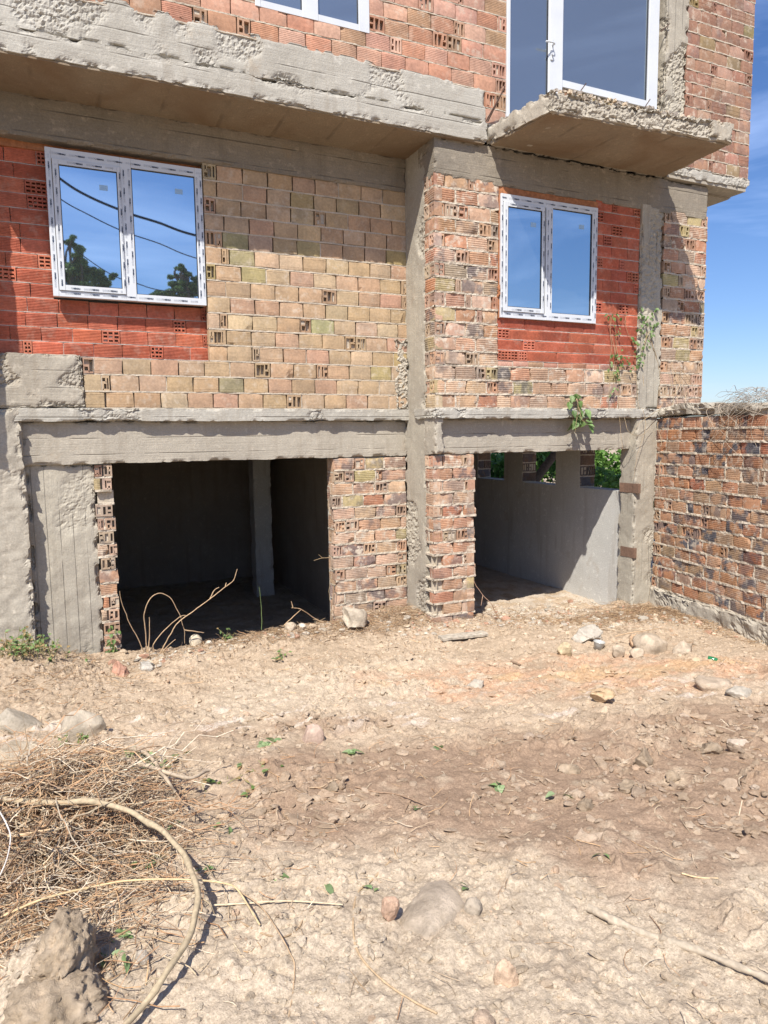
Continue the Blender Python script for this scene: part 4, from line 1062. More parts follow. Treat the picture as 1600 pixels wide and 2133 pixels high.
for k in range(150):
    x = cx + .27 * rng.normal() - .08; y = cy + .4 * rng.normal(); e = math.exp(-((x - cx) / .42) ** 2 - ((y - cy) / .5) ** 2)
    z = float(-1.62 - .1 * max(y - 2, 0) + .10 * e) + (.3 + .7 * rng.random()) * .27 * e + .015; a = rng.uniform(0, 6.28); l_ = rng.uniform(.2, .6); r_ = rng.uniform(.0022, .0055)
    cl_ = np.array(random.choice(strawc)) * rng.uniform(.6, 1.1)
    stem(mb, (x, y, z), a, l_, r_, cl_, .5, rng.normal(0, .05), n=8)
    for q in range(rng.integers(1, 4)): stem(mb, (x + math.cos(a) * l_ * .4, y + math.sin(a) * l_ * .4, z), a + rng.choice([-1, 1]) * rng.uniform(.4, 1.1), l_ * .5, r_ * .55, cl_, .4, rng.normal(.02, .05), n=6)
def dead_leaf(mb, p, sz):
    a = rng.normal(0, 1, 3); a /= np.linalg.norm(a); b = np.cross(a, rng.normal(0, 1, 3)); b /= np.linalg.norm(b); n = np.cross(a, b)
    V = [p - a * sz, p + b * sz * .5 + n * sz * .25, p + a * sz, p - b * sz * .5 + n * sz * .25]; V.insert(2, p + n * sz * .1)
    mb.add([V[0], V[1], V[2], V[4]], [(0, 1, 2, 3)], col=np.array(random.choice([(.36, .22, .12), (.30, .19, .11), (.45, .32, .19)])) * rng.uniform(.7, 1.2)); mb.add([V[1], V[3], V[4], V[2]], [(0, 1, 2, 3)], col=np.array((.34, .22, .13)) * rng.uniform(.7, 1.2))
for k in range(900):
    x = cx + .3 * rng.normal() - .05; y = cy + .42 * rng.normal(); e = math.exp(-((x - cx) / .42) ** 2 - ((y - cy) / .5) ** 2)
    dead_leaf(mb, np.array([x, y, float(-1.62 - .1 * max(y - 2, 0) + .10 * e) + rng.random() * .27 * e + .012]), rng.uniform(.006, .018))
tag(mb.build('dry_straw', M['stem']), 'heap of reddish brown dry stems and straw at the left edge', 'straw', kind='stuff')

mb = MB()
N_ = 9000; lx, ly = rng.uniform(-.8, 6.3, N_), rng.uniform(1.1, 6.9, N_)
q = zones(lx, ly)
dens = .16 + .75 * gs(lx, ly, cx + .75, cy - .35, .65, .5) + .7 * gs(lx, ly, 5.7, 6.0, .8, .4) + .8 * gs(lx, ly, 3.1, 6.65, .8, .25) + .5 * gs(lx, ly, 1.9, 6.75, .7, .2) + .5 * gs(lx, ly, -.2, 6.4, .6, .5) + .18 * q[2]
kp = (rng.random(N_) < dens) & (np.abs(q[1]) < q[0] * .62); lx, ly = lx[kp], ly[kp]; lh = gzv(lx, ly)
for i in range(len(lx)):
    far = ly[i] > 5
    stem(mb, (lx[i], ly[i], lh[i] + .006), rng.uniform(0, 6.28), rng.uniform(.03, .13) * (1.3 if far else 1), rng.uniform(.0008, .0022) * (1.5 if far else 1), np.array(random.choice(strawc)) * rng.uniform(.75, 1.15), .7, rng.normal(.006, .012))
# denser brown litter along the boundary wall, by the piers
for (n_, ax, ay, sx, sy) in ((2200, 5.75, 6.0, .55, .28), (700, 6.2, 5.3, .16, .7), (1500, 3.1, 6.62, .6, .18), (900, 1.8, 6.72, .6, .12), (700, -.1, 6.35, .45, .4), (500, 4.9, 6.25, .5, .25), (500, 5.1, 6.9, .5, .3)):
    x = rng.normal(ax, sx, n_); y = rng.normal(ay, sy, n_); y = np.where(x > 4.1, np.minimum(y, 7.7), np.minimum(y, 6.9)); x = np.minimum(x, 6.33 if ay < 6.7 else 6.2)
    h_ = gzv(x, y)
    for i in range(n_): stem(mb, (x[i], y[i], h_[i] + rng.random() * .03), rng.uniform(0, 6.28), rng.uniform(.03, .14), rng.uniform(.001, .003), np.array(random.choice([(.30, .20, .12), (.24, .15, .09), (.40, .29, .18), (.34, .22, .12)])) * rng.uniform(.8, 1.2), .9, rng.normal(.0, .015))
tag(mb.build('plant_litter', M['stem']), 'scattered broken twigs, dead leaves and stems lying on the dirt', 'litter', kind='stuff')

# ------------------------------------------------------------------ single sticks and vines
VINE = np.array([.41, .325, .21])
def stick(name, label, pts, r, col, cat='stick', lift=0, n=None, seg=8, taper=.7, wob=.12, group=None, parent=None, mat='stem'):
    """pts: (px, py[, lift]) points resting on the ground, or 3D points"""
    W_ = []
    for p in pts:
        if len(p) == 3 and abs(p[2]) > 3: W_.append(p)
        elif len(p) == 2: W_.append(onG(p[0], p[1], lift + r))
        else: W_.append(onG(p[0], p[1], p[2] + r))
    P_ = spline(W_, n or max(12, len(pts) * 7))
    P_ = P_ + np.stack([fbm(P_, 5, 2, 3), fbm(P_, 5, 2, 4), fbm(P_, 5, 2, 5)], 1) * r * .8
    mb = MB(); tube(mb, P_, np.linspace(r, r * taper, len(P_)) * (1 + fbm(P_, 25, 2, 8) * wob + (.28 * np.exp(-((np.linspace(0, 7.5, len(P_)) % 1 - .5) / .06) ** 2) if r > .01 else 0)), 16 if r > .01 else seg, col=col, ridge=.16 if r > .01 else 0)
    o = mb.build(name, M[mat], parent, True)
    return tag(o, label, cat, group) if label else o
stick('thick_vine', 'thick pale dry vine arching in a big loop over the straw heap', [(-60, 1664, .16), (0, 1664, .17), (120, 1668, .18), (240, 1680, .18), (310, 1714, .17), (370, 1768, .14), (405, 1822, .11), (417, 1868, .09), (400, 1925, .07), (374, 1990, .05), (338, 2045, .04), (290, 2105, .03), (230, 2160, .02)], .0125, VINE, 'vine', n=70, wob=.1)
tv = bpy.data.objects['thick_vine']
for sh in ([(240, 1680, .18), (262, 1662, .22), (270, 1640, .27)], [(372, 1770, .14), (400, 1768, .17), (425, 1778, .15)], [(416, 1868, .09), (438, 1884, .08), (448, 1905, .04)], [(340, 2045, .04), (318, 2040, .06), (300, 2052, .05)], [(120, 1668, .18), (112, 1690, .16), (118, 1720, .13)]):
    stick('side_shoot', None, sh, .0028, VINE * .9, parent=tv)
fb = thing('forked_branch', 'forked pale dry branch lying above the straw heap, casting a dark shadow', 'branch', onG(345, 1615))
stick('limb', None, [(180, 1565, .05), (240, 1578, .09), (290, 1592, .12), (350, 1610, .12), (400, 1622, .09), (436, 1606, .07)], .012, (.45, .36, .26), parent=fb)
stick('limb', None, [(265, 1555, .05), (305, 1575, .1), (325, 1598, .12), (348, 1625, .12), (366, 1650, .08)], .0105, (.43, .34, .24), parent=fb)
stick('limb', None, [(366, 1650, .08), (384, 1672, .10), (430, 1685, .14), (500, 1672, .17), (520, 1666, .18)], .004, (.40, .28, .18), parent=fb)
stick('long_reed', 'long straight reed stalk lying across the straw heap and bending at its tip', [(8, 1908, .05), (90, 1872, .08), (200, 1845, .09), (290, 1833, .09), (400, 1833, .08), (470, 1840, .07), (500, 1858, .06), (540, 1928, .02)], .0042, (.58, .43, .24), 'reed', n=40)
stick('reed', 'short thick yellowish reed lying on top of the straw heap', [(-30, 1748, .13), (40, 1740, .14), (125, 1727, .15)], .0055, (.58, .42, .26))
stick('bleached_twig', 'thin bleached stem curving at the left edge of the straw heap', [(-10, 1670, .2), (14, 1720, .22), (21, 1750, .22), (14, 1790, .2), (-6, 1835, .18)], .003, (.66, .60, .54), n=24)
stick('thin_vine', 'thin vine curving through the gravel left of the pink stone', [(812, 1795), (775, 1832), (748, 1855), (738, 1890), (735, 1940), (748, 1990), (790, 2035), (860, 2085), (910, 2112)], .0042, (.46, .33, .20), 'vine', n=60, wob=.25)
stick('thin_twig', 'long thin twig bending down through the gravel to the bottom edge', [(490, 1850, .03), (540, 1885, .04), (585, 1950, .03), (605, 1985, .01), (615, 2010), (612, 2060), (603, 2110), (598, 2150)], .0026, (.44, .31, .19), 'twig', n=50)
stick('thin_twig', 'straight pale stalk running right from the thick vine', [(445, 1885, .02), (560, 1878, .015), (640, 1880, .01), (715, 1885, .01)], .0034, (.56, .46, .31), 'twig')
stick('thin_twig', 'dark crooked twig below the straight pale stalk', [(500, 1920), (545, 1945), (590, 1952), (620, 1935), (630, 1920)], .003, (.34, .24, .15), 'twig')
stick('buried_root', 'grey weathered root half buried in the dirt at the bottom right', [(1225, 1890, .0), (1262, 1905, .006), (1300, 1925, -.006), (1360, 1950, -.018), (1450, 1975, -.006), (1530, 2010, .005), (1600, 2040, .012), (1660, 2065, .01)], .015, (.40, .33, .245), 'root', n=60, wob=.3)
stick('thin_twig', 'straight yellow twig at the right in the damp soil', [(1420, 1820), (1455, 1828), (1495, 1829)], .0035, (.60, .44, .26), 'twig')
stick('thin_twig', 'tan twig on the damp soil near the middle', [(645, 1642), (670, 1640), (690, 1628), (715, 1620)], .004, (.46, .34, .22), 'twig')
stick('thin_twig', 'dark branched twig on the damp soil in the middle', [(740, 1640), (780, 1650), (830, 1655), (890, 1680)], .0042, (.30, .20, .13), 'twig')
stick('thin_twig', 'pale straw stalk upright in the soil at the right edge', [(1538, 1700), (1545, 1668)], .004, (.60, .47, .33), 'twig')
stick('thin_twig', 'thin dry stalk lying along the foot of the boundary wall', [(1280, 1325, .03), (1330, 1316, .04), (1380, 1308, .05)], .005, (.48, .34, .21), 'twig')
stick('broken_stick', 'dark broken stick leaning on the ground left of the narrow opening rubble', [(1065, 1378), (1085, 1386)], .012, (.26, .18, .12))

# plank
p = onG(965, 1325); a, b = onG(918, 1330, .03), onG(1012, 1318, .03)
u = (b - a); ln = np.linalg.norm(u); u /= ln; v = np.cross(AZ, u); v /= np.linalg.norm(v); w_ = np.cross(u, v)
mb = MB(); n = 24; s = np.linspace(0, ln, n)
prof = [(-.06, -.014), (.06, -.014), (.062, .010), (.02, .014), (-.03, .012), (-.062, .008)]
V = np.array([a + u * q + v * c0 + w_ * (d0 + .004 * math.sin(q * 9)) for q in s for c0, d0 in prof])
V += np.stack([fbm(V, 20, 2, 1), fbm(V, 20, 2, 2), fbm(V, 20, 2, 3)], 1) * .004
i, j = np.meshgrid(np.arange(n - 1), np.arange(6), indexing='ij'); q = (i * 6 + j).ravel(); q2 = (i * 6 + (j + 1) % 6).ravel()
mb.add(V, np.stack([q, q2, q2 + 6, q + 6], 1), col=(.40, .35, .28)); mb.add(V[:6], [(0, 1, 2, 3), (0, 3, 4, 5)], col=(.4, .35, .28)); mb.add(V[-6:], [(0, 1, 2, 3), (0, 3, 4, 5)], col=(.4, .35, .28))
tag(mb.build('board', M['wood']), 'short weathered wooden board lying at the foot of the middle brick pier', 'board')
# bottle and cup
p = onG(1487, 1376); mb = MB()
def lathe(mb, prof, org, axis_, seg=16, **k):
    ax = np.array(axis_, float); ax /= np.linalg.norm(ax); t = np.cross(ax, [.3, .2, .9]); t /= np.linalg.norm(t); b = np.cross(ax, t)
    th = np.linspace(0, 2 * np.pi, seg, endpoint=False)
    V = np.array([org + ax * h + r * (math.cos(q) * t + math.sin(q) * b) for h, r in prof for q in th])
    n = len(prof); i, j = np.meshgrid(np.arange(n - 1), np.arange(seg), indexing='ij')
    mb.add(V, np.stack([(i * seg + j).ravel(), (i * seg + (j + 1) % seg).ravel(), ((i + 1) * seg + (j + 1) % seg).ravel(), ((i + 1) * seg + j).ravel()], 1), **k)
lathe(mb, [(q * .62, r * .62) for q, r in [(-.07, .0), (-.07, .028), (-.06, .031), (.02, .031), (.045, .024), (.06, .013), (.095, .012), (.1, .014), (.105, .0)]], p + [0, 0, .008], (.55, -.75, -.12))
tag(mb.build('glass_bottle', M['bottle'], None, True), 'small green glass bottle half buried in front of the boundary wall', 'bottle')
p = onG(1246, 1352); mb = MB()
lathe(mb, [(0, 0), (.0, .034), (.03, .038), (.034, .043), (.062, .046), (.066, .05), (.07, .05), (.066, .046), (.02, .034), (.01, .0)], p, (.1, -.1, 1), 20)
tag(mb.build('plastic_cup', M['cup'], None, True), 'clear dusty plastic cup standing by the flat concrete piece', 'cup')

# ------------------------------------------------------------------ leaves and climbing plants
def leaf(mb, p, d, nrm, ln, wd, col, curl=.2):
    d = np.array(d, float); d /= np.linalg.norm(d); nrm = np.array(nrm, float); nrm -= d * nrm.dot(d); nrm /= np.linalg.norm(nrm) + 1e-9
    s = np.cross(d, nrm)
    V, F = [], []
    for k, (t, w_) in enumerate(((0, .05), (.2, .75), (.45, 1.0), (.75, .6), (1.0, .03))):
        c = p + d * ln * t - nrm * curl * ln * t * t
        V += [c - s * wd * w_ * .5 + nrm * wd * .16 * w_, c, c + s * wd * w_ * .5 + nrm * wd * .16 * w_]
    for k in range(4):
        F += [(3 * k, 3 * k + 1, 3 * k + 4, 3 * k + 3), (3 * k + 1, 3 * k + 2, 3 * k + 5, 3 * k + 4)]
    mb.add(V, F, col=col)
GREENS = [(.17, .27, .08), (.14, .22, .065), (.20, .31, .11), (.25, .34, .15), (.11, .18, .055)]
def rgreen(): return np.array(random.choice(GREENS)) * rng.uniform(.8, 1.2)
def creeper(name, label, cat, strands, spots, y, leafsz=.06, stemcol=(.36, .26, .15), r=.003, group=None):
    """strands: pixel paths on the wall at depth y; spots: (px, py, radius px, count) leaf clusters"""
    b = onY(*strands[0][-1][:2], y)
    t = thing(name, label, cat, tuple(b), group)
    for st in strands:
        ms = MB(); P_ = np.array([onY(q[0], q[1], y - (q[2] if len(q) > 2 else .012)) for q in st]); P_ = spline(P_, len(st) * 7)
        P_ += np.stack([fbm(P_, 9, 3, 5) * .012, fbm(P_, 9, 3, 6) * .006, fbm(P_, 9, 3, 7) * .008], 1)
        tube(ms, P_, np.linspace(r, r * .6, len(P_)), 5, col=np.array(stemcol) * rng.uniform(.75, 1.25)); ms.build('stem', M['stem'], t, True)
    ml = MB()
    for px, py, rad, n in spots:
        c = onY(px, py, y - .03); k = c[1] / ray(px, py)[1] / F_PX * rad
        for i in range(n):
            p = c + rng.normal(0, .5, 3) * [k, .02, k]
            leaf(ml, p, (rng.normal(0, .6), -.35 + rng.normal(0, .3), -.8 + rng.normal(0, .5)), (rng.normal(0, .5), -1, .5 + rng.normal(0, .4)), leafsz * rng.uniform(.7, 1.25), leafsz * rng.uniform(.5, .85), rgreen(), rng.uniform(0, .5))
    if spots: ml.build('foliage', M['leaf'], t)
    return t
creeper('climbing_vine', 'green climbing vine hanging over the red bricks under the right side of the narrow window', 'vine',
        [[(1273, 660, .03), (1273, 720), (1270, 780), (1268, 850)], [(1280, 665, .03), (1284, 720), (1278, 790), (1283, 872)], [(1284, 720), (1292, 755), (1300, 770)], [(1276, 700), (1288, 790), (1290, 850, .03), (1297, 935, .07)]],
        [(1277, 660, 22, 14), (1288, 692, 12, 4), (1284, 745, 22, 14), (1294, 750, 14, 5), (1280, 770, 14, 6), (1287, 775, 10, 4), (1277, 810, 10, 4), (1312, 762, 10, 4)], YR, .045)
creeper('climbing_vine', 'bushier climbing vine with bright leaves beside the right hand concrete column', 'vine',
        [[(1348, 665, .05), (1345, 720), (1340, 780), (1345, 850)], [(1352, 690, .04), (1336, 740), (1325, 780), (1332, 860, .02)], [(1355, 690), (1362, 730), (1385, 800)], [(1352, 700, .03), (1375, 770), (1371, 840)], [(1305, 650, .03), (1304, 680), (1320, 720)]],
        [(1347, 664, 30, 26), (1361, 682, 14, 6), (1338, 692, 16, 8), (1354, 700, 14, 8), (1338, 715, 18, 9), (1333, 735, 18, 10), (1330, 745, 16, 8), (1322, 708, 8, 4), (1326, 765, 8, 3)], YR, .045)
creeper('leafy_sprig', 'large leaved green sprig hanging over the slab edge above the narrow opening', 'plant',
        [[(1205, 822, .03), (1203, 845, .06), (1200, 880, .09), (1197, 900, .08)], [(1204, 848, .06), (1212, 872, .08), (1218, 880, .08)]],
        [(1196, 830, 14, 4), (1196, 848, 18, 5), (1196, 872, 16, 6), (1214, 870, 20, 7), (1218, 882, 10, 3)], YR - .02, .10, r=.004)
creeper('dry_vine', 'bare dry vines tangled down the corner where the boundary wall meets the house', 'vine',
        [[(1385, 870, .03), (1380, 910, .03), (1377, 960, .03), (1381, 1010, .03), (1375, 1060, .03), (1373, 1120, .03), (1365, 1180, .04)],
         [(1400, 840, .02), (1392, 880, .03), (1383, 930, .04), (1375, 985, .03), (1383, 1040, .03), (1378, 1100, .03)],
         [(1430, 815, .02), (1427, 860, .04), (1436, 900, .05), (1428, 935, .05)], [(1370, 880, .03), (1379, 940, .05), (1373, 1000, .04), (1376, 1070, .04)],
         [(1383, 1095, .03), (1400, 1085, .05), (1410, 1068, .06)], [(1410, 1070, .06), (1395, 1110, .06), (1370, 1160, .06), (1355, 1215, .05), (1349, 1290, .05)],
         [(1405, 1080, .06), (1392, 1120, .07), (1376, 1175, .06), (1358, 1230, .06)], [(1300, 870, .03), (1312, 900, .06), (1340, 905, .05), (1362, 880, .03)],
         [(1338, 850, .02), (1345, 890, .05), (1330, 940, .06), (1318, 1000, .05)], [(1395, 780, .02), (1402, 830, .03), (1396, 870, .04), (1410, 905, .06)], [(1382, 850, .02), (1355, 865, .05), (1330, 885, .06), (1315, 908, .06)]],
        [], YR - .05, stemcol=(.44, .34, .22), r=.0032)
creeper('dry_vine', 'thin bare vines drooping over the bricks of the right corner pier', 'vine',
        [[(1397, 755, .02), (1404, 790, .02), (1410, 830, .03), (1412, 870, .04)], [(1418, 765, .02), (1422, 810, .03), (1440, 850, .05)], [(1420, 770, .03), (1440, 800, .03), (1460, 840, .04)], [(1404, 770, .03), (1416, 800, .03), (1400, 825, .03)]],
        [], YR - .01, stemcol=(.42, .31, .2), r=.0036)
creeper('dry_vine', 'bare twig tendrils on the lower left side of the middle concrete column', 'vine', [[(690, 1160, .05), (672, 1162, .07), (655, 1168, .08)], [(672, 1162, .07), (664, 1155, .08)], [(690, 1200, .04), (686, 1240, .06), (698, 1290, .06)], [(686, 1190, .05), (695, 1230, .06), (690, 1280, .05)]], [], 7.06, r=.0035)

def twig_shrub(name, label, cat, strands, col, r, group=None, foliage=()):
    base = strands[0][0]; t = thing(name, label, cat, tuple(base), group); mb = MB()
    for s in strands:
        P_ = spline(s, len(s) * 8); P_ = P_ + np.stack([fbm(P_, 7, 3, 5), fbm(P_, 7, 3, 6), fbm(P_, 7, 3, 7)], 1) * .008
        tube(mb, P_, np.linspace(r, r * .45, len(P_)), 5, col=np.array(col) * rng.uniform(.8, 1.2))
    mb.build('stem', M['stem'], t, True)
    return t
def yy(px, py, y): return onY(px, py, y)
b0 = yy(308, 1375, 6.86); b1 = yy(330, 1372, 6.84)
twig_shrub('dry_shrub', 'bare arching twigs growing out of the rubble in the left part of the wide opening', 'shrub', [
    [b0, yy(303, 1310, 6.84), yy(301, 1278, 6.83), yy(315, 1245, 6.82), yy(335, 1235, 6.82), yy(356, 1246, 6.81), yy(372, 1275, 6.81), yy(384, 1312, 6.8), yy(385, 1340, 6.8)],
    [b0, yy(290, 1335, 6.86), yy(267, 1292, 6.86), yy(252, 1250, 6.86), yy(249, 1232, 6.86)],
    [b1, yy(350, 1330, 6.8), yy(372, 1295, 6.76), yy(420, 1260, 6.72), yy(470, 1222, 6.7), yy(487, 1207, 6.7), yy(494, 1185, 6.7)],
    [b1, yy(320, 1345, 6.82), yy(345, 1310, 6.8), yy(375, 1285, 6.79), yy(390, 1282, 6.79)],
    [yy(437, 1248, 6.72), yy(445, 1232, 6.71), yy(457, 1224, 6.71)], [yy(470, 1222, 6.7), yy(472, 1213, 6.7)],
    [b0, yy(312, 1320, 6.84), yy(311, 1285, 6.83)], [b1, yy(350, 1345, 6.8), yy(366, 1332, 6.8)], [yy(384, 1312, 6.8), yy(410, 1315, 6.79), yy(424, 1318, 6.78)]], (.40, .28, .17), .0062)
b0 = yy(670, 1300, 6.86)
twig_shrub('dry_shrub', 'low forked twig lying at the right end of the wide opening threshold', 'shrub', [
    [b0, yy(650, 1283, 6.82), yy(630, 1270, 6.78), yy(607, 1266, 6.76)], [yy(592, 1302, 6.78), yy(610, 1285, 6.78), yy(627, 1270, 6.78)], [yy(610, 1266, 6.76), yy(608, 1252, 6.76)]], (.42, .29, .17), .006)
b0 = yy(1040, 1288, 6.3)
twig_shrub('dry_shrub', 'thin slanting bramble stem leaning at the left side of the narrow opening', 'shrub', [
    [b0, yy(1025, 1262, 6.32), yy(1005, 1240, 6.35), yy(990, 1215, 6.38), yy(985, 1205, 6.39)], [yy(1005, 1240, 6.35), yy(1002, 1262, 6.33)], [yy(1028, 1265, 6.3), yy(1038, 1258, 6.3)]], (.42, .27, .18), .005)
b0 = yy(545, 1312, 6.8)
twig_shrub('grass_blade', 'single tall green grass blade on the threshold of the wide opening', 'grass', [[b0, yy(544, 1270, 6.8), yy(541, 1222, 6.8)]], (.16, .22, .08), .0032)
# dry twigs drooping from the coping of the boundary wall
tw = thing('dry_bush', 'grey dry bush of fine twigs drooping over the top of the boundary wall', 'bush', tuple(onX(1570, 835, 6.3))); mb = MB()
for k in range(95):
    c = onX(rng.uniform(1525, 1660), rng.uniform(812, 842), 6.36 + rng.uniform(-.05, .22)); a = rng.uniform(0, 6.28)
    l_ = rng.uniform(.12, .42); d = np.array([math.cos(a), math.sin(a) * .8, 0])
    P_ = np.array([c, c + d * l_ * .4 + [0, 0, .06 * rng.random()], c + d * l_ * .8 + [-.03, 0, .02 - .08 * rng.random()], c + d * l_ + [-.05, 0, -.15 * rng.random()]])
    tube(mb, spline(P_, 10), np.linspace(.003, .0012, 10), 4, col=np.array((.36, .33, .29)) * rng.uniform(.6, 1.2), cap=False)
for k in range(16):
    c = onX(rng.uniform(1490, 1640), rng.uniform(835, 850), 6.30); l_ = rng.uniform(.2, .5)
    P_ = np.array([c, c + [-.08, rng.normal(0, .08), -.05], c + [-.12, rng.normal(0, .14), -l_ * .6], c + [-.13, rng.normal(0, .2), -l_]])
    tube(mb, spline(P_, 12), np.linspace(.0032, .0015, 12), 4, col=np.array((.42, .35, .27)) * rng.uniform(.7, 1.2), cap=False)
mb.build('stem', M['stem'], tw, True)
# weeds
def weed(name, label, px, py, n, spread, sz, cat='weed', h_=.12, group=None, dry=.2):
    p = onG(px, py); t = thing(name, label, cat, tuple(p), group); ms, ml = MB(), MB()
    for k in range(n):
        x, y = p[0] + rng.normal(0, spread), p[1] + rng.normal(0, spread * .6); y = min(y, 6.93); b = np.array([x, y, gz(x, y)])
        tip = b + np.array([rng.normal(0, .05), rng.normal(0, .05) - .02, h_ * rng.uniform(.4, 1.2)])
        P_ = spline([b, (b + tip) / 2 + rng.normal(0, .015, 3), tip], 6); tube(ms, P_, .0018, 4, col=(.25, .24, .1))
        for q in range(3):
            c = P_[rng.integers(2, 6)]; colr = rgreen() if rng.random() > dry else np.array((.38, .27, .13))
            leaf(ml, c, (rng.normal(), rng.normal() - .3, rng.normal(0, .4)), (rng.normal(0, .4), -.4, 1), sz * rng.uniform(.6, 1.3), sz * rng.uniform(.4, .8), colr)
    ms.build('stem', M['stem'], t); ml.build('foliage', M['leaf'], t); return t
weed('weed', 'straggly green weeds with dry leaves at the foot of the left wall', 55, 1362, 75, .16, .042, h_=.16, dry=.35)
weed('weed', 'few small weeds climbing the left edge of the concrete wall', 5, 1215, 16, .05, .04, h_=.35)
creeper('ivy', 'small ivy climbing the jamb of broken bricks at the wide opening', 'ivy', [[(240, 1300, .03), (238, 1330, .05), (235, 1372, .06)]], [(243, 1312, 10, 5), (240, 1335, 12, 6), (236, 1352, 12, 7), (236, 1366, 12, 6)], 7.06, .05)
weed('weed', 'tiny green tuft in the rubble below the middle of the wide opening', 580, 1372, 9, .03, .035, h_=.05)
weed('weed', 'low green tuft in the left part of the threshold rubble', 360, 1328, 8, .03, .04, h_=.1)
weed('weed', 'bright green grass and leaf clump between the straw and the forked branch', 290, 1598, 26, .08, .045, h_=.07, dry=.15)
weed('weed', 'sparse pale green clump right of the forked branch', 490, 1622, 14, .10, .035, h_=.02, dry=.35)
weed('weed', 'green sprig behind the straw next to the grey boulder', 165, 1555, 7, .04, .035, h_=.1, dry=.3)
lf = [(545, 1552, 'torn green leaf below the forked branch tip'), (372, 1582, 'broad green leaf right of the bright clump'), (905, 1560, 'green leaf on the damp soil above the middle'), (735, 1575, 'bluish green crumpled leaf in the middle'),
      (1165, 1662, 'oval green leaf on the damp soil right of the middle'), (860, 1692, 'small bright leaf next to a dark twig'), (315, 1800, 'green leaf inside the thick vine loop'), (280, 1812, 'lower green leaf inside the vine loop'),
      (425, 1815, 'green leaf just right of the thick vine'), (575, 1835, 'small green leaf beside the dry stalks'), (682, 1855, 'big torn green leaf left of the thin curved vine'), (790, 1860, 'tiny green leaf above the pink stone'),
      (235, 1955, 'leaf lying next to the big clod'), (262, 1998, 'faded leaf beside the round pebble'), (958, 1860, 'upright green leaf above the buried rock'), (225, 2000, 'pale leaf left of the round pebble'), (370, 1722, 'leaf under the top of the thick vine'), (465, 1725, 'leaf right of the vine loop top'),
      (1040, 1640, 'pale leaf scrap on the damp soil'), (1255, 1790, 'dull green scrap at the lower edge of the damp soil'), (566, 1548, 'second torn leaf below the branch tip')]
for i, (px, py, lb) in enumerate(lf):
    mb = MB(); p = onG(px, py); k = p.dot(FW) / F_PX
    for q in range(2 if i % 3 else 4):
        leaf(mb, p + [rng.normal(0, .012), rng.normal(0, .012), .012 + rng.random() * .012], (rng.normal(), rng.normal(), rng.normal(0, .15)), (rng.normal(0, .35), rng.normal(0, .35), 1), 26 * k * rng.uniform(.7, 1.2), 17 * k * rng.uniform(.6, 1.1), rgreen() * 1.1 + .05, .45)
    tag(mb.build('fallen_leaf', M['leaf']), lb, 'leaf', 'torn green leaves on the dirt')

# ------------------------------------------------------------------ garden behind the basement windows, trees and cables behind the viewer
def leaf_cloud(mb, centres, n, sz, cols, flat=.6):
    C_ = centres[rng.integers(0, len(centres), n)]
    D_ = rng.normal(0, 1, (n, 3)); D_ /= np.linalg.norm(D_, axis=1)[:, None]; D_ *= rng.random((n, 1)) ** .45
    P_ = C_[:, :3] + D_ * C_[:, 3:4] * [1, 1, flat]
    a = rng.normal(0, 1, (n, 3)); a /= np.linalg.norm(a, axis=1)[:, None]
    b = np.cross(a, rng.normal(0, 1, (n, 3))); b /= np.linalg.norm(b, axis=1)[:, None]
    s = (sz * rng.uniform(.6, 1.4, n))[:, None]
    V = np.stack([P_ - a * s, P_ + b * s * .45, P_ + a * s, P_ - b * s * .45], 1).reshape(-1, 3)
    F = np.arange(4 * n).reshape(n, 4); ci = rng.integers(0, len(cols), n)
    cc = np.array(cols)[ci] * rng.uniform(.75, 1.25, (n, 1)); mb.add(V, F, col=np.repeat(cc, 4, 0))
def tree(name, label, base, trunk_h, crown, n, sz, cols, cat='tree', lean=(0, 0), r=.16, group=None, nb=9):
    t = thing(name, label, cat, tuple(base), group); base = np.array(base, float); mt = MB()
    top = base + [lean[0], lean[1], trunk_h]
    tube(mt, spline([base, (base + top) / 2 + [.08, .05, 0], top], 12), np.linspace(r, r * .6, 12), 8, col=(.13, .10, .075))
    cen = np.array(crown, float); cen[:, :3] += base
    for c in cen[:nb]:
        m = (top + c[:3]) / 2 + rng.normal(0, .15, 3); s = base + (top - base) * rng.uniform(.6, 1)
        tube(mt, spline([s, m, c[:3]], 10), np.linspace(r * .4, r * .1, 10), 6, col=(.13, .10, .075))
    mt.build('trunk', M['stem'], t, True); ml = MB(); leaf_cloud(ml, cen, n, sz, cols); ml.build('crown', M['leaf'], t); return t
gc = [(.10, .21, .035), (.14, .27, .05), (.18, .32, .07), (.08, .15, .03)]
def blobs(n, rx, ry, z0, z1, r0, r1, q=None):
    r = np.random.default_rng(q); return [(r.normal(0, rx), r.normal(0, ry), r.uniform(z0, z1), r.uniform(r0, r1)) for _ in range(n)]
tree('garden_shrub', 'sunlit leafy shrub seen through the nearest basement window hole', (12.4, 12.0, -2.0), .8, blobs(36, 1.0, 1.0, .2, 1.75, .35, .6, 1), 9000, .075, gc, 'shrub', r=.06, group='greenery behind the basement windows')
tree('garden_shrub', 'sunlit leafy shrub seen through the middle basement window hole', (12.6, 15.6, -2.0), .8, blobs(40, 1.1, 1.5, .2, 1.75, .35, .6, 2), 8000, .08, gc, 'shrub', r=.06, group='greenery behind the basement windows')
tree('garden_shrub', 'shaded leafy shrub seen through the farthest basement window hole', (10.0, 15.8, -2.0), .8, blobs(36, .9, .9, .2, 1.75, .35, .6, 3), 6000, .08, gc, 'shrub', r=.06, group='greenery behind the basement windows')
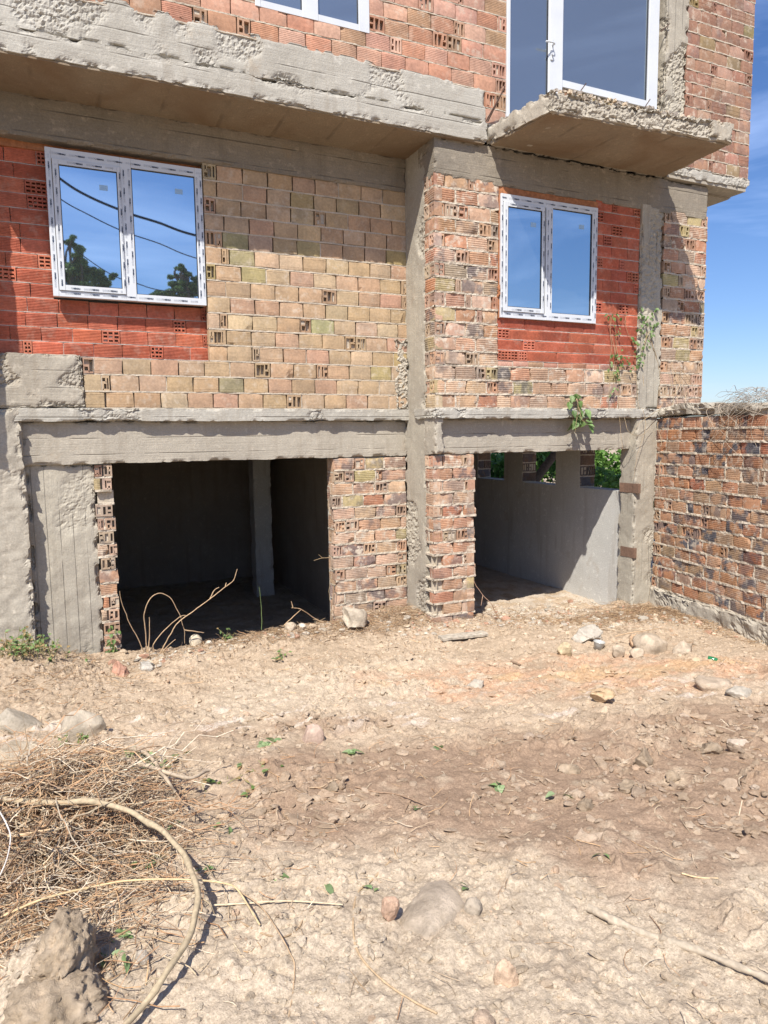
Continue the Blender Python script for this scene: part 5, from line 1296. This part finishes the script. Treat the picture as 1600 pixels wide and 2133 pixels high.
mb = MB(); a, b = onX(1110, 1010, 7.4), onX(1165, 930, 7.7); tube(mb, spline([a + (a - b) * 1.4 - [0, 0, .3], a, b, b + (b - a) * .8 + [0, 0, .3]], 20), np.linspace(.085, .06, 20), 8, col=(.12, .09, .07))
tag(mb.build('leaning_trunk', M['wood'], None, True), 'dark leaning trunk crossing the middle basement window hole', 'trunk')

tc_ = [(.13, .20, .07), (.16, .24, .09), (.10, .16, .055), (.19, .27, .10)]
def mirror(px, py, d):          # a point d metres in front of the wide window, seen mirrored in it
    p = onY(px, py, 7.0) * (7.0 + d) / 7.0; return np.array([p[0], 7.0 - d, p[2]])
def refl_tree(label, pts, d, base_px, n, sz, spread):
    b = mirror(base_px, 760, d); base = np.array([b[0], b[1], -1.6]); cr = []
    for px, py, rad in pts:
        c = mirror(px, py, d); k = c[0] and (7 + d) / 7 * .0047 * rad
        for q in range(spread): cr.append((*(c - base + rng.normal(0, .4, 3) * [k, k * 1.2, k]), k * rng.uniform(.35, .7)))
    tree('street_tree', label, base, mirror(base_px, 600, d)[2] + 1.6, cr, n, sz, tc_, nb=14, r=.2, group='trees mirrored in the wide window')
refl_tree('feathery tree whose tall crown is mirrored in the left pane of the wide window', [(152, 505, 10), (160, 535, 18), (150, 560, 22), (175, 570, 22), (200, 570, 16), (135, 590, 26), (185, 600, 30), (215, 590, 14), (160, 630, 45), (235, 575, 6), (150, 680, 40), (225, 610, 8)], 22, 170, 16000, .065, 6)
refl_tree('rounder tree whose crown is mirrored in the right pane of the wide window', [(378, 560, 10), (370, 585, 16), (390, 590, 20), (400, 615, 26), (360, 612, 20), (335, 612, 12), (320, 616, 9), (410, 580, 10), (430, 600, 26), (390, 660, 45), (440, 640, 40)], 20, 395, 16000, .06, 6)
def cable(label, pts, d, r):
    P_ = np.array([mirror(px, py, d) for px, py in pts]); e0, e1 = P_[0] - P_[1], P_[-1] - P_[-2]
    P_ = np.vstack([P_[0] + e0 * 2.2 + [0, 0, .25], P_, P_[-1] + e1 * 2.2 + [0, 0, .3]]); mb = MB(); tube(mb, spline(P_, 60), r, 6)
    tag(mb.build('power_cable', M['cable'], None, True), label, 'cable', 'overhead cables mirrored in the wide window')
cable('thick twisted overhead cable mirrored across both panes of the wide window', [(118, 367), (180, 407), (260, 441), (330, 463), (405, 489)], 13, .035)
cable('thin overhead cable mirrored below the thick one', [(122, 412), (180, 445), (250, 479), (330, 506), (405, 536)], 13, .016)
cable('lowest thin cable mirrored in front of the tree crowns', [(190, 545), (245, 578), (285, 590), (340, 605)], 13, .014)
